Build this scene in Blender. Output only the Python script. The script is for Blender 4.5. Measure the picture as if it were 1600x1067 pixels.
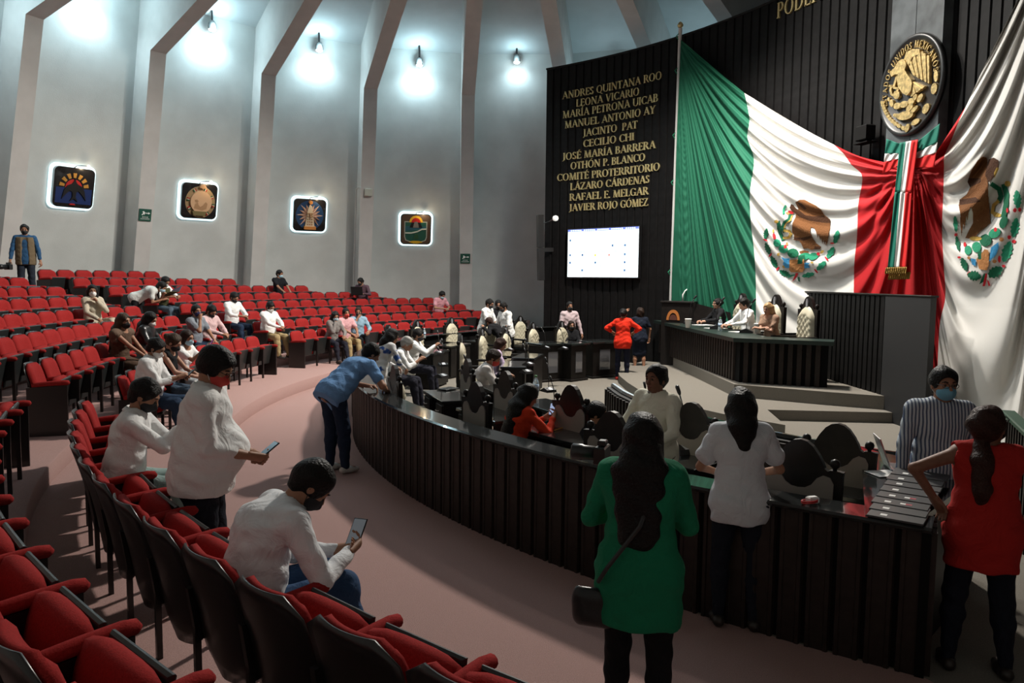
import bpy, bmesh, math, random
import numpy as np
from mathutils import Vector, Matrix
random.seed(7); RS = np.random.RandomState(7)
for o in list(bpy.data.objects): bpy.data.objects.remove(o)
SC = bpy.context.scene; COL = SC.collection
PI = math.pi
# ---------------------------------------------------------------- camera
F, CX, CY, H = 1172.8, 800.0, 533.5, 2.283          # focal length in px of a 1600 x 1067 frame, eye height
PITCH, ROLL = .082, .010
fv = np.array([0, math.cos(PITCH), -math.sin(PITCH)])
r0 = np.array([1., 0, 0]); u0 = np.cross(r0, fv)
rv = r0*math.cos(ROLL)+u0*math.sin(ROLL); uv = -r0*math.sin(ROLL)+u0*math.cos(ROLL)
cd = bpy.data.cameras.new('camera'); cam = bpy.data.objects.new('camera', cd); COL.objects.link(cam)
cam.matrix_world = Matrix(((rv[0], uv[0], -fv[0], 0), (rv[1], uv[1], -fv[1], 0), (rv[2], uv[2], -fv[2], H), (0, 0, 0, 1)))
cd.sensor_width = 36; cd.lens = F*36/1600; cd.clip_start = .05; cd.clip_end = 200
SC.camera = cam
# ---------------------------------------------------------------- world, lights, exposure
SC.view_settings.view_transform = 'Standard'; SC.view_settings.look = 'None'
SC.view_settings.gamma = 1; SC.view_settings.use_curve_mapping = False
SC.view_settings.exposure = 0.1
W = bpy.data.worlds.new('world'); SC.world = W; W.use_nodes = True
W.node_tree.nodes['Background'].inputs[0].default_value = (.75, .9, 1, 1)
W.node_tree.nodes['Background'].inputs[1].default_value = .02
def light(name, kind, loc, target, energy, color, **kw):
    l = bpy.data.lights.new(name, kind); l.energy = energy; l.color = color
    for k, v in kw.items(): setattr(l, k, v)
    o = bpy.data.objects.new(name, l); COL.objects.link(o); o.location = loc
    d = Vector(target)-Vector(loc); o.rotation_euler = d.to_track_quat('-Z', 'Y').to_euler()
    return o
WARM = (1, .93, .84)
light('apex_flood_light', 'SPOT', (3.4, 15.6, 9.7), (-.6, 14.0, 0), 5400, WARM, spot_size=math.radians(150), spot_blend=.7, shadow_soft_size=.35)
light('stage_flood_light', 'SPOT', (1.2, 15.2, 10.2), (6.3, 12.4, 3.4), 1800, (1, .95, .88), spot_size=math.radians(100), spot_blend=.6, shadow_soft_size=.25)
light('seating_flood_light', 'SPOT', (1.0, 15.5, 9.3), (-6.5, 17.5, 1.0), 2300, WARM, spot_size=math.radians(95), spot_blend=.8, shadow_soft_size=.35)
light('vault_bounce_light', 'AREA', (0, 12, 9.0), (0, 12, 0), 150, (.80, .94, 1), shape='DISK', size=7.0)

# ---------------------------------------------------------------- helpers: camera rays turned into points of the hall
def ray(x, y): return fv*F+rv*(x-CX)-uv*(y-CY)
def at(x, y, z):                                   # point at height z seen at this pixel
    d = ray(x, y); t = (z-H)/d[2]; return Vector((d[0]*t, d[1]*t, z))
def atY(x, y, Y):                                  # point at depth Y seen at this pixel
    d = ray(x, y); t = Y/d[1]; return Vector((d[0]*t, Y, H+d[2]*t))
WC = np.array([-7.0, 11.23]); WR = 14.136; WTOP = 8.5   # the curved black wall
def on_cyl(px, py, off=0.):                        # pixel(s) to the black wall's cylinder, off metres in front of it
    px = np.asarray(px, float); py = np.asarray(py, float)
    d = fv[None]*F+rv[None]*(px.reshape(-1, 1)-CX)-uv[None]*(py.reshape(-1, 1)-CY)
    R = WR-np.asarray(off, float).reshape(-1) if np.ndim(off) else WR-off
    a = d[:, 0]**2+d[:, 1]**2; b = -2*(d[:, 0]*WC[0]+d[:, 1]*WC[1]); c = WC@WC-R*R
    t = (-b+np.sqrt(np.maximum(b*b-4*a*c, 0)))/(2*a)
    return np.stack([d[:, 0]*t, d[:, 1]*t, H+d[:, 2]*t], 1)
def wall_az(p): return math.atan2(p[1]-WC[1], p[0]-WC[0])
def wall_pt(a, z, off=0.): return Vector((WC[0]+(WR-off)*math.cos(a), WC[1]+(WR-off)*math.sin(a), z))
# ---------------------------------------------------------------- helpers: materials
MATS = {}
def mat(name, color, rough=.6, metal=0., emit=None, noise=0., nscale=20., bump=0., bscale=60., spec=.5, wave=None, alpha=None, trans=0., col2=None, coat=0.):
    if name in MATS: return MATS[name]
    m = bpy.data.materials.new(name); m.use_nodes = True; nt = m.node_tree; n = nt.nodes; L = nt.links
    b = n['Principled BSDF']
    b.inputs['Base Color'].default_value = (*color, 1); b.inputs['Roughness'].default_value = rough
    b.inputs['Metallic'].default_value = metal; b.inputs['Specular IOR Level'].default_value = spec
    b.inputs['Coat Weight'].default_value = coat
    if trans: b.inputs['Transmission Weight'].default_value = trans
    if emit: b.inputs['Emission Color'].default_value = (*emit[0], 1); b.inputs['Emission Strength'].default_value = emit[1]
    tc = n.new('ShaderNodeTexCoord')
    if noise or col2:
        t = n.new('ShaderNodeTexNoise'); t.inputs['Scale'].default_value = nscale; t.inputs['Detail'].default_value = 5
        L.new(tc.outputs['Object'], t.inputs['Vector'])
        r = n.new('ShaderNodeValToRGB'); c2 = col2 or tuple(min(1, c*(1+noise)) for c in color); c1 = tuple(c*(1-noise) for c in color) if not col2 else color
        r.color_ramp.elements[0].color = (*c1, 1); r.color_ramp.elements[1].color = (*c2, 1)
        r.color_ramp.elements[0].position = .35; r.color_ramp.elements[1].position = .65
        L.new(t.outputs['Fac'], r.inputs['Fac']); L.new(r.outputs['Color'], b.inputs['Base Color'])
    if bump or wave:
        bp = n.new('ShaderNodeBump'); bp.inputs['Strength'].default_value = bump or .3; bp.inputs['Distance'].default_value = .01
        if wave:
            w = n.new('ShaderNodeTexWave'); w.inputs['Scale'].default_value = wave; w.inputs['Distortion'].default_value = 2.5; w.inputs['Detail'].default_value = 2
            L.new(tc.outputs['Object'], w.inputs['Vector']); L.new(w.outputs['Fac'], bp.inputs['Height'])
        else:
            t2 = n.new('ShaderNodeTexNoise'); t2.inputs['Scale'].default_value = bscale; t2.inputs['Detail'].default_value = 3
            L.new(tc.outputs['Object'], t2.inputs['Vector']); L.new(t2.outputs['Fac'], bp.inputs['Height'])
        L.new(bp.outputs['Normal'], b.inputs['Normal'])
    MATS[name] = m; return m
def cloth(name, color, bump=.7, bscale=8, rough=.85):
    m = mat(name, color, rough, bump=bump, bscale=bscale, spec=.15)
    for n in m.node_tree.nodes:
        if n.type == 'BUMP': n.inputs['Distance'].default_value = .03
        if n.type == 'TEX_NOISE' and 'fold' not in n.name: n.inputs['Distortion'].default_value = 1.2; n.inputs['Detail'].default_value = 4
    return m
# ---------------------------------------------------------------- helpers: objects
def tag(o, label=None, cat=None, group=None, kind=None):
    if label: o['label'] = label
    if cat: o['category'] = cat
    if group: o['group'] = group
    if kind: o['kind'] = kind
    return o
def thing(name, label, cat, loc=(0, 0, 0), rz=0., group=None):
    o = bpy.data.objects.new(name, None); COL.objects.link(o); o.location = loc; o.rotation_euler = (0, 0, rz)
    o.empty_display_size = .1
    return tag(o, label, cat, group)
def mesh_obj(name, verts, faces, m, parent=None, smooth=False, mats=None, midx=None):
    me = bpy.data.meshes.new(name)
    v = np.asarray(verts, np.float32).reshape(-1, 3)
    if isinstance(faces, np.ndarray) and faces.ndim == 2:
        nf, k = faces.shape
        me.vertices.add(len(v)); me.vertices.foreach_set('co', v.ravel())
        me.loops.add(nf*k); me.loops.foreach_set('vertex_index', faces.astype(np.int32).ravel())
        me.polygons.add(nf); me.polygons.foreach_set('loop_start', np.arange(0, nf*k, k, dtype=np.int32))
        me.update(calc_edges=True); me.validate()
    else:
        me.from_pydata(v.tolist(), [], [tuple(int(i) for i in f) for f in faces]); me.update()
    for mm in (mats or [m]): me.materials.append(mm)
    if midx is not None: me.polygons.foreach_set('material_index', np.asarray(midx, np.int32))
    if smooth: me.polygons.foreach_set('use_smooth', np.ones(len(me.polygons), bool))
    o = bpy.data.objects.new(name, me); COL.objects.link(o)
    if parent: o.parent = parent
    return o
def share(name, me, parent=None, loc=None, rz=None, mw=None):
    o = bpy.data.objects.new(name, me); COL.objects.link(o)
    if parent: o.parent = parent
    if loc is not None: o.location = loc
    if rz is not None: o.rotation_euler = (0, 0, rz)
    if mw is not None: o.matrix_local = mw
    return o
class MB:                                          # collects shapes into one mesh
    def __init__(s): s.v = []; s.f = []
    def add(s, v, f):
        b = len(s.v); s.v += [tuple(p) for p in v]; s.f += [tuple(i+b for i in q) for q in f]; return s
    def box(s, x0, x1, y0, y1, z0, z1, bev=0.):
        if bev:
            b = bev
            P = []
            for z, i in ((z0, b), (z0+b, 0), (z1-b, 0), (z1, b)):
                P.append([(x0+i+b*0, y0+i, z), (x1-i, y0+i, z), (x1-i, y1-i, z), (x0+i, y1-i, z)])
            v = [p for r in P for p in r]; f = [(3, 2, 1, 0), (12, 13, 14, 15)]
            for k in range(3):
                for j in range(4): f.append((k*4+j, k*4+(j+1) % 4, k*4+4+(j+1) % 4, k*4+4+j))
            return s.add(v, f)
        v = [(x0, y0, z0), (x1, y0, z0), (x1, y1, z0), (x0, y1, z0), (x0, y0, z1), (x1, y0, z1), (x1, y1, z1), (x0, y1, z1)]
        return s.add(v, [(3, 2, 1, 0), (4, 5, 6, 7), (0, 1, 5, 4), (1, 2, 6, 5), (2, 3, 7, 6), (3, 0, 4, 7)])
    def prism(s, poly, axis, a0, a1):              # poly in the two other axes, extruded along axis
        n = len(poly); v = []
        for a in (a0, a1):
            for p in poly:
                v.append({'x': (a, p[0], p[1]), 'y': (p[0], a, p[1]), 'z': (p[0], p[1], a)}[axis])
        f = [tuple(range(n))[::-1], tuple(range(n, 2*n))]+[(i, (i+1) % n, n+(i+1) % n, n+i) for i in range(n)]
        return s.add(v, f)
    def tube(s, pts, r, n=8, caps=True):
        pts = [Vector(p) for p in pts]; rr = r if isinstance(r, (list, tuple)) else [r]*len(pts); base = len(s.v)
        up = Vector((0, 0, 1)); v = []; prev = None
        for i, p in enumerate(pts):
            d = (pts[min(i+1, len(pts)-1)]-pts[max(i-1, 0)]).normalized()
            if prev is None: a = d.cross(up if abs(d.z) < .9 else Vector((1, 0, 0))).normalized()
            else: a = (prev-d*prev.dot(d)).normalized()
            prev = a; b = d.cross(a)
            for k in range(n):
                t = 2*PI*k/n; v.append(p+a*math.cos(t)*rr[i]+b*math.sin(t)*rr[i])
        f = []
        for i in range(len(pts)-1):
            for k in range(n): f.append((i*n+k, i*n+(k+1) % n, (i+1)*n+(k+1) % n, (i+1)*n+k))
        if caps: f += [tuple(range(n))[::-1], tuple(range((len(pts)-1)*n, len(pts)*n))]
        return s.add(v, f)
    def lathe(s, prof, c=(0, 0, 0), n=16, axis='z'):
        v = []; f = []
        for r, z in prof:
            for k in range(n):
                t = 2*PI*k/n; p = (r*math.cos(t), r*math.sin(t), z)
                if axis == 'x': p = (z, p[0], p[1])
                if axis == 'y': p = (p[0], z, p[1])
                v.append((p[0]+c[0], p[1]+c[1], p[2]+c[2]))
        for i in range(len(prof)-1):
            for k in range(n): f.append((i*n+k, i*n+(k+1) % n, (i+1)*n+(k+1) % n, (i+1)*n+k))
        f += [tuple(range(n))[::-1], tuple(range((len(prof)-1)*n, len(prof)*n))]
        return s.add(v, f)
    def build(s, name, m, parent=None, smooth=False):
        o = mesh_obj(name, s.v, s.f, m, parent, smooth)
        return o
    def mesh(s, name, m, smooth=False):
        me = bpy.data.meshes.new(name); me.from_pydata(s.v, [], s.f); me.materials.append(m)
        if smooth: me.polygons.foreach_set('use_smooth', np.ones(len(me.polygons), bool))
        me.update(); return me
# ---------------------------------------------------------------- materials of the hall
M_wall = mat('painted_plaster', (.53, .56, .55), .85, noise=.06, nscale=1.2, bump=.3, bscale=45, spec=.2)
M_rib = mat('rib_plaster', (.52, .515, .50), .85, noise=.05, nscale=2, bump=.1, bscale=90, spec=.2)
M_ceil = mat('vault_plaster', (.52, .57, .58), .9, noise=.06, nscale=1, bump=.1, bscale=60, spec=.2)
M_carpet = mat('rose_carpet', (.37, .235, .215), .95, noise=.12, nscale=160, bump=.5, bscale=220, spec=.1)
M_grey = mat('grey_carpet', (.195, .178, .152), .95, noise=.14, nscale=140, bump=.5, bscale=220, spec=.1)
M_wood = mat('black_wood', (.0085, .0068, .006), .45, noise=.3, nscale=12, spec=.28)
M_board = mat('dark_stained_board', (.021, .0145, .012), .48, noise=.25, nscale=14, spec=.28)
M_wallboard = mat('black_wall_board', (.0060, .0055, .0056), .6, noise=.3, nscale=8, spec=.16)
M_back = mat('recess_black', (.006, .006, .006), .8, spec=.1)
M_top = mat('polished_black_top', (.02, .022, .022), .12, spec=.5, coat=.4)
M_greentop = mat('dark_green_top', (.018, .032, .027), .35, spec=.4)
M_gold = mat('gilt_letter', (.62, .50, .24), .4, metal=.55, noise=.15, nscale=30)
M_white = mat('white_plastic', (.8, .8, .78), .5)
M_chrome = mat('brushed_steel', (.6, .6, .6), .25, metal=1)
M_black = mat('black_plastic', (.012, .012, .013), .35)
# ---------------------------------------------------------------- the round hall: floor, tiers, wall, ribs, vault
OC = np.array([-.373, 13.336])                      # centre of the round hall
def rib_R(z): return 11.874+.236*(8.303-z)
WD = .85
def wallR(z): return rib_R(z)+WD
SEAM = 9.75
NSEG = 96
def ring_strip(prof, a0, a1, n, c, name, m, parent=None, smooth=True):
    v = []; f = []; k = len(prof)
    for i in range(n+1):
        a = a0+(a1-a0)*i/n
        for r, z in prof: v.append((c[0]+r*math.cos(a), c[1]+r*math.sin(a), z))
    for i in range(n):
        for j in range(k-1): f.append((i*k+j, i*k+j+1, (i+1)*k+j+1, (i+1)*k+j))
    return mesh_obj(name, v, np.array(f), m, parent, smooth)
PH0, DPH = 2.727, .265
def rib_a(k): return PH0-DPH*k
# one flat facet of wall and vault per bay
def bay(k0, k1):
    a0, a1 = rib_a(k0), rib_a(k1); v = []
    for a in (a0, a1):
        for r, z in ((wallR(0), 0), (wallR(SEAM), SEAM), (1.4, SEAM+.309*(wallR(SEAM)-1.4))):
            v.append((OC[0]+r*math.cos(a), OC[1]+r*math.sin(a), z))
    return v
wv, wf, cv, cf = [], [], [], []
for k in range(24):
    v = bay(k, k+1) if k < 23 else bay(23, 0)
    b = len(wv); wv += [v[0], v[1], v[4], v[3]]; wf.append((b, b+1, b+2, b+3))
    b = len(cv); cv += [v[1], v[2], v[5], v[4]]; cf.append((b, b+1, b+2, b+3))
tag(mesh_obj('wall_round', wv, wf, M_wall), 'pale grey plaster wall running round the hall', kind='structure')
cl = tag(mesh_obj('ceiling', cv, cf, M_ceil), 'sloping pale plaster vault panels between the ribs', kind='structure')
cap = MB().lathe([(0.01, 13.1), (1.6, 13.1), (1.6, 13.25), (.01, 13.3)], (OC[0], OC[1], 0), 24).build('apex_ring', M_ceil, cl)
fl = MB(); n = 64
fl.add([(OC[0]+14.6*math.cos(2*PI*i/n), OC[1]+14.6*math.sin(2*PI*i/n), -.02) for i in range(n)]+[(OC[0]+14.6*math.cos(2*PI*i/n), OC[1]+14.6*math.sin(2*PI*i/n), 0) for i in range(n)],
       [tuple(range(n))[::-1], tuple(range(n, 2*n))])
tag(fl.build('floor', M_carpet), 'dusty rose ribbed carpet of the hall floor', kind='structure')
# ribs
RW = .432
def rib_mesh():
    # profile in (radius, z): pillar inner line, beam underside, back on the wall and vault
    s = .309; rt = rib_R(8.303)
    inner = [(rib_R(0), 0.), (rt, 8.303), (1.5, 8.303+s*(rt-1.5))]
    outer = [(1.4, SEAM+s*(wallR(SEAM)-1.4)), (wallR(SEAM), SEAM), (wallR(0), 0.)]
    poly = inner+outer; n = len(poly); v = []
    for y in (-RW/2, RW/2): v += [(r, y, z) for r, z in poly]
    f = [(0, 1, 4, 5), (1, 2, 3, 4), (n+5, n+4, n+1, n+0), (n+4, n+3, n+2, n+1)]
    for i in range(n): f.append((i, n+i, n+(i+1) % n, (i+1) % n))
    me = bpy.data.meshes.new('rib'); me.from_pydata(v, [], f); me.materials.append(M_rib); me.update(); return me
RIB = rib_mesh()
for k in list(range(-5, 14))[::1]:
    if 13 < k < 19: continue
    o = share('trim_%d' % (k+6), RIB, None, (OC[0], OC[1], 0), rib_a(k)); tag(o, 'slanting plaster rib rising into a roof beam', kind='structure')
# ---------------------------------------------------------------- seating tiers
C = np.array([8.189, 13.292])                       # centre of the seating arcs
R0, DR, Z0, DZ, NROW = 13.88, .93, .227, .195, 9
def flat(az): return -.22*math.exp(-((az-194)/13.)**2)
def rowR(n, az): return R0+DR*n+flat(az)*(1 if n < 2 else 1.5)
def tier_edge(n, az):
    if n == 0:
        t = min(1, max(0, (az-199)/12.)); return 12.52+t*.88
    return rowR(n, az)-.62
def tier_mesh(n):
    v = []; f = []; azs = np.linspace(118, 250, 100); zt = Z0+DZ*n; zb = 0 if n == 0 else Z0+DZ*(n-1)
    for az in azs:
        a = math.radians(az); r = tier_edge(n, az)
        # out to the wall
        dx, dy = C[0]-OC[0], C[1]-OC[1]
        ca, sa = math.cos(a), math.sin(a); b = dx*ca+dy*sa; cc = dx*dx+dy*dy-(wallR(zt)-.0)**2
        ro = -b+math.sqrt(max(0, b*b-cc))
        ro = max(ro, r+.02)
        for rr, z in ((r, zb), (r, zt-.012), (r+.015, zt), (ro, zt)): v.append((C[0]+rr*ca, C[1]+rr*sa, z))
    for i in range(len(azs)-1):
        for j in range(3): f.append((i*4+j, (i+1)*4+j, (i+1)*4+j+1, i*4+j+1))
    return v, f
for n in range(NROW):
    v, f = tier_mesh(n)
    tag(mesh_obj('floor_tier', v, np.array(f), M_carpet), 'carpeted seating tier stepping up toward the round wall', kind='structure')
# ---------------------------------------------------------------- chamber floor and stage platforms
def disc_poly(pts, z0, z1, name, m, label):
    n = len(pts); v = [(x, y, z0) for x, y in pts]+[(x, y, z1) for x, y in pts]
    f = [tuple(range(n, 2*n))]+[(i, (i+1) % n, n+(i+1) % n, n+i) for i in range(n)]
    return tag(mesh_obj(name, v, f, m), label, kind='structure')
def barR(az):                                        # the outer barrier of the chamber
    return 10.79+.95*max(0, min(1, (188-az)/34.))
pts = []
for az in np.linspace(125, 237.6, 50):
    a = math.radians(az); pts.append((C[0]+(barR(az)-.02)*math.cos(a), C[1]+(barR(az)-.02)*math.sin(a)))
pts += [(2.5, 4.0), (7.8, 2.6), (8.2, 13), (5, 21.5)]
disc_poly(pts, .0, .006, 'floor_chamber', M_grey, 'grey carpet of the chamber floor inside the barrier')
# round platform: curved front fitted to the photograph, height of one step
pf = [at(x, y, .18) for x, y in ((1227, 664), (1199, 659), (1127, 646), (1060, 631), (1000, 610), (980, 597), (968, 587), (966, 582), (972, 576), (981, 571), (1005, 564))]
pf = [(p.x, p.y) for p in pf]
plat = pf+[(4.6, 18.9), (7.2, 17.5), (7.6, 12.0), (at(1412, 645, .18).x, at(1412, 645, .18).y), (at(1199, 640, .18).x, at(1199, 640, .18).y)]
disc_poly(plat, 0, .18, 'floor_platform', M_grey, 'low round platform in grey carpet before the presidium')
p1 = at(1145, 600, .41); p2 = at(1290, 612, .41); p3 = at(1398, 620, .41); q0 = at(1052, 558, .41)
lv = [(p3.x, p3.y), (p2.x, p2.y), (p1.x+.02, p1.y-.02), (q0.x, q0.y), (4.4, 18.6), (7.2, 17.0), (7.6, 12.0)]
disc_poly(lv, .17, .41, 'floor_stage', M_grey, 'upper grey carpeted stage level under the presidium')
# ---------------------------------------------------------------- the curved black wall of upright boards
AZL = wall_az(on_cyl([852], [300])[0]); AZR = math.radians(-38)
bw = thing('wall_presidium', None, None); tag(bw, 'curved black boarded wall behind the presidium', kind='structure')
v = []; f = []
nseg = 60
for i in range(nseg+1):
    a = AZR+(AZL-AZR)*i/nseg
    for off, z in ((-.0, 0), (-.0, WTOP), (-.22, WTOP), (-.22, 0)): p = wall_pt(a, z, off); v.append(p)
for i in range(nseg):
    for j in range(4): f.append((i*4+j, i*4+(j+1) % 4, (i+1)*4+(j+1) % 4, (i+1)*4+j))
f += [(0, 1, 2, 3), tuple(nseg*4+j for j in (3, 2, 1, 0))]
mesh_obj('backing', v, f, M_back, bw)
nb = 88; da = (AZL-AZR)/nb; bwid = WR*da
bm_ = MB().prism([(-bwid*.5+.012, 0), (bwid*.5-.012, 0), (bwid*.5-.03, .032), (-bwid*.5+.03, .032)], 'z', 0, WTOP).mesh('board', M_wallboard)
for i in range(nb):
    a = AZR+da*(i+.5); p = wall_pt(a, 0, .0)
    # local y points inward
    share('board', bm_, bw, (p.x, p.y, 0), a+PI/2)
v = []; f = []
for i in range(nseg+1):
    a = AZR+(AZL-AZR)*i/nseg
    for off, z in ((.05, WTOP), (.05, WTOP+.05), (-.24, WTOP+.05), (-.24, WTOP)): v.append(wall_pt(a, z, off))
for i in range(nseg):
    for j in range(4): f.append((i*4+j, (i+1)*4+j, (i+1)*4+(j+1) % 4, i*4+(j+1) % 4))
mesh_obj('cap_rail', v, f, M_wood, bw)
# ---------------------------------------------------------------- letters drawn with thick and thin strokes
TK, TN = .155, .065
def _q(x0, y0, x1, y1, w):                          # a stroke cut level at its ends
    dx, dy = x1-x0, y1-y0
    if abs(dy) > abs(dx)*.25:
        h = w/2*math.hypot(dx, dy)/abs(dy); return [(x0-h, y0), (x0+h, y0), (x1+h, y1), (x1-h, y1)]
    h = w/2; return [(x0, y0-h), (x1, y1-h), (x1, y1+h), (x0, y0+h)]
def _arc(cx, cy, rx, ry, a0, a1, n=14):             # a bowl: thick at the sides, thin above and below
    out = []
    for i in range(n):
        P = []
        for t in (a0+(a1-a0)*i/n, a0+(a1-a0)*(i+1)/n):
            t = math.radians(t); w = TN+(TK-TN)*abs(math.cos(t))**1.5
            P.append(((cx+rx*math.cos(t), cy+ry*math.sin(t)), (cx+(rx-w)*math.cos(t), cy+(ry-w*.8)*math.sin(t))))
        out.append([P[0][1], P[0][0], P[1][0], P[1][1]])
    return out
def _s(x, y, w=.26): return _q(x-w/2, y, x+w/2, y, .045)
def glyph(ch):
    b, t = .022, .978
    acc = {'Í': 'I', 'É': 'E', 'Ó': 'O', 'Á': 'A'}
    if ch in acc:
        w, q = glyph(acc[ch]); return w, q+[[(w/2-.08, 1.06), (w/2+.0, 1.06), (w/2+.16, 1.24), (w/2+.04, 1.24)]]
    if ch == ' ': return .34, []
    if ch == '.': return .2, [[(.04, 0), (.17, 0), (.17, .14), (.04, .14)]]
    if ch == 'A': return .82, [_q(.12, 0, .42, 1, TN), _q(.72, 0, .40, 1, TK), _q(.2, .33, .6, .33, TN), _s(.12, b, .24), _s(.72, b, .26)]
    if ch == 'B': return .66, [_q(.16, 0, .16, 1, TK), _s(.14, b, .2), _s(.14, t, .2), _q(.16, .03, .34, .03, TN), _q(.16, .97, .32, .97, TN), _q(.16, .52, .34, .52, TN)]+_arc(.32, .755, .26, .245, -90, 90, 8)+_arc(.34, .27, .3, .27, -90, 90, 8)
    if ch == 'C': return .74, _arc(.42, .5, .38, .5, 48, 312, 18)+[_q(.68, .72, .68, .96, .06), _q(.68, .04, .68, .2, .05)]
    if ch == 'D': return .8, [_q(.16, 0, .16, 1, TK), _s(.14, b, .2), _s(.14, t, .2), _q(.16, .03, .36, .03, TN), _q(.16, .97, .36, .97, TN)]+_arc(.34, .5, .42, .5, -90, 90, 12)
    if ch == 'E': return .62, [_q(.16, 0, .16, 1, TK), _q(.05, .03, .56, .03, TN), _q(.05, .97, .54, .97, TN), _q(.16, .52, .44, .52, TN), _q(.55, 0, .57, .2, .05), _q(.53, .8, .53, 1, .05), _q(.45, .42, .45, .62, .04)]
    if ch == 'F': return .58, [_q(.16, 0, .16, 1, TK), _s(.16, b, .28), _q(.05, .97, .54, .97, TN), _q(.16, .52, .44, .52, TN), _q(.53, .8, .53, 1, .05), _q(.45, .42, .45, .62, .04)]
    if ch == 'G': return .8, _arc(.42, .5, .38, .5, 48, 300, 16)+[_q(.66, .02, .66, .42, TK*.9), _s(.64, .44, .3), _q(.67, .72, .67, .96, .06)]
    if ch == 'H': return .84, [_q(.16, 0, .16, 1, TK), _q(.68, 0, .68, 1, TK), _q(.16, .52, .68, .52, TN), _s(.16, b), _s(.16, t), _s(.68, b), _s(.68, t)]
    if ch == 'I': return .34, [_q(.16, 0, .16, 1, TK), _s(.16, b), _s(.16, t)]
    if ch == 'J': return .4, [_q(.22, 0, .22, 1, TK), _s(.22, t), _q(.02, -.16, .22, .04, .09)]
    if ch == 'L': return .6, [_q(.16, 0, .16, 1, TK), _s(.16, t), _q(.05, .03, .56, .03, TN), _q(.54, 0, .56, .24, .05)]
    if ch == 'M': return .98, [_q(.14, 0, .18, 1, TN), _q(.48, 0, .18, 1, TK), _q(.46, 0, .76, 1, TN), _q(.82, 0, .76, 1, TK), _s(.14, b, .22), _s(.83, b, .26), _s(.12, t, .16), _s(.8, t, .16)]
    if ch == 'N': return .86, [_q(.15, 0, .15, 1, TN), _q(.7, 0, .16, 1, TK), _q(.7, 0, .7, 1, TN), _s(.15, b, .24), _s(.7, t, .24), _s(.1, t, .14)]
    if ch == 'O': return .86, _arc(.42, .5, .39, .51, 0, 360, 24)
    if ch == 'P': return .62, [_q(.16, 0, .16, 1, TK), _s(.16, b, .28), _s(.12, t, .16), _q(.16, .97, .32, .97, TN), _q(.16, .46, .32, .46, TN)]+_arc(.32, .715, .27, .285, -90, 90, 9)
    if ch == 'Q': return .88, _arc(.42, .5, .39, .51, 0, 360, 24)+[[(.42, .06), (.54, .06), (.88, -.2), (.72, -.2)]]
    if ch == 'R': return .74, [_q(.16, 0, .16, 1, TK), _s(.16, b, .28), _s(.12, t, .16), _q(.16, .97, .32, .97, TN), _q(.16, .5, .34, .5, TN), _q(.68, 0, .36, .5, TK), _s(.68, b, .16)]+_arc(.32, .735, .27, .265, -90, 90, 9)
    if ch == 'S': return .56, _arc(.27, .745, .21, .255, 20, 270, 12)+_arc(.27, .255, .23, .265, -160, 90, 12)+[_q(.44, .76, .44, .96, .05), _q(.07, .04, .07, .24, .05)]
    if ch == 'T': return .68, [_q(.33, 0, .33, 1, TK), _s(.33, b, .28), _q(.02, .97, .64, .97, TN), _q(.04, .8, .03, 1, .05), _q(.62, .8, .63, 1, .05)]
    if ch == 'U': return .82, [_q(.15, .3, .15, 1, TK), _q(.67, .3, .67, 1, TN), _s(.15, t), _s(.67, t, .22)]+_arc(.41, .32, .335, .34, 180, 360, 12)
    if ch == 'V': return .8, [_q(.4, 0, .12, 1, TK), _q(.38, 0, .68, 1, TN), _s(.12, t, .26), _s(.68, t, .22)]
    if ch == 'X': return .78, [_q(.66, 0, .14, 1, TK), _q(.1, 0, .62, 1, TN), _s(.12, b, .2), _s(.66, b, .22), _s(.14, t, .22), _s(.62, t, .2)]
    if ch == 'Y': return .76, [_q(.37, 0, .37, .5, TK), _q(.38, .45, .12, 1, TK), _q(.37, .45, .64, 1, TN), _s(.37, b, .28), _s(.12, t, .24), _s(.64, t, .2)]
    if ch == 'Z': return .68, [_q(.04, .03, .62, .03, TN), _q(.06, .97, .6, .97, TN), _q(.08, 0, .58, 1, TK), _q(.62, 0, .63, .22, .05), _q(.05, .78, .06, 1, .05)]
    return .6, []
GLY = {}
def letter_mesh(ch, h, m, depth=.03):
    key = (ch, round(h, 3), m.name)
    if key in GLY: return GLY[key]
    w, qs = glyph(ch); mb = MB()
    for q in qs:
        ar = sum(q[i][0]*q[(i+1) % 4][1]-q[(i+1) % 4][0]*q[i][1] for i in range(4))
        if ar > 0: q = q[::-1]
        mb.prism([(x*h, y*h) for x, y in q], 'y', 0, -depth)
    GLY[key] = mb.mesh('letter', m); return GLY[key]
def wall_text(txt, px0, py0, px1, py1, h, label, m=M_gold, zfix=None):
    A, B = on_cyl([px0, px1], [py0, py1]); a0, a1 = wall_az(A), wall_az(B); z = (A[2]+B[2])/2 if zfix is None else zfix
    tot = sum(glyph(c)[0] for c in txt); root = thing('lettering', label, 'wall lettering', (0, 0, 0), 0, 'gilt lettering on the black wall')
    x = 0
    for c in txt:
        w = glyph(c)[0]
        if c != ' ':
            t = x/tot; a = a0+(a1-a0)*t; p = wall_pt(a, z, .034)
            hh = h; me = letter_mesh(c, hh, m)
            o = share('letter', me, root, p, a-PI/2)
            sx = (abs(a1-a0)*WR/tot)/hh; o.scale = (sx, 1, 1)
        x += w
    return root
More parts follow.
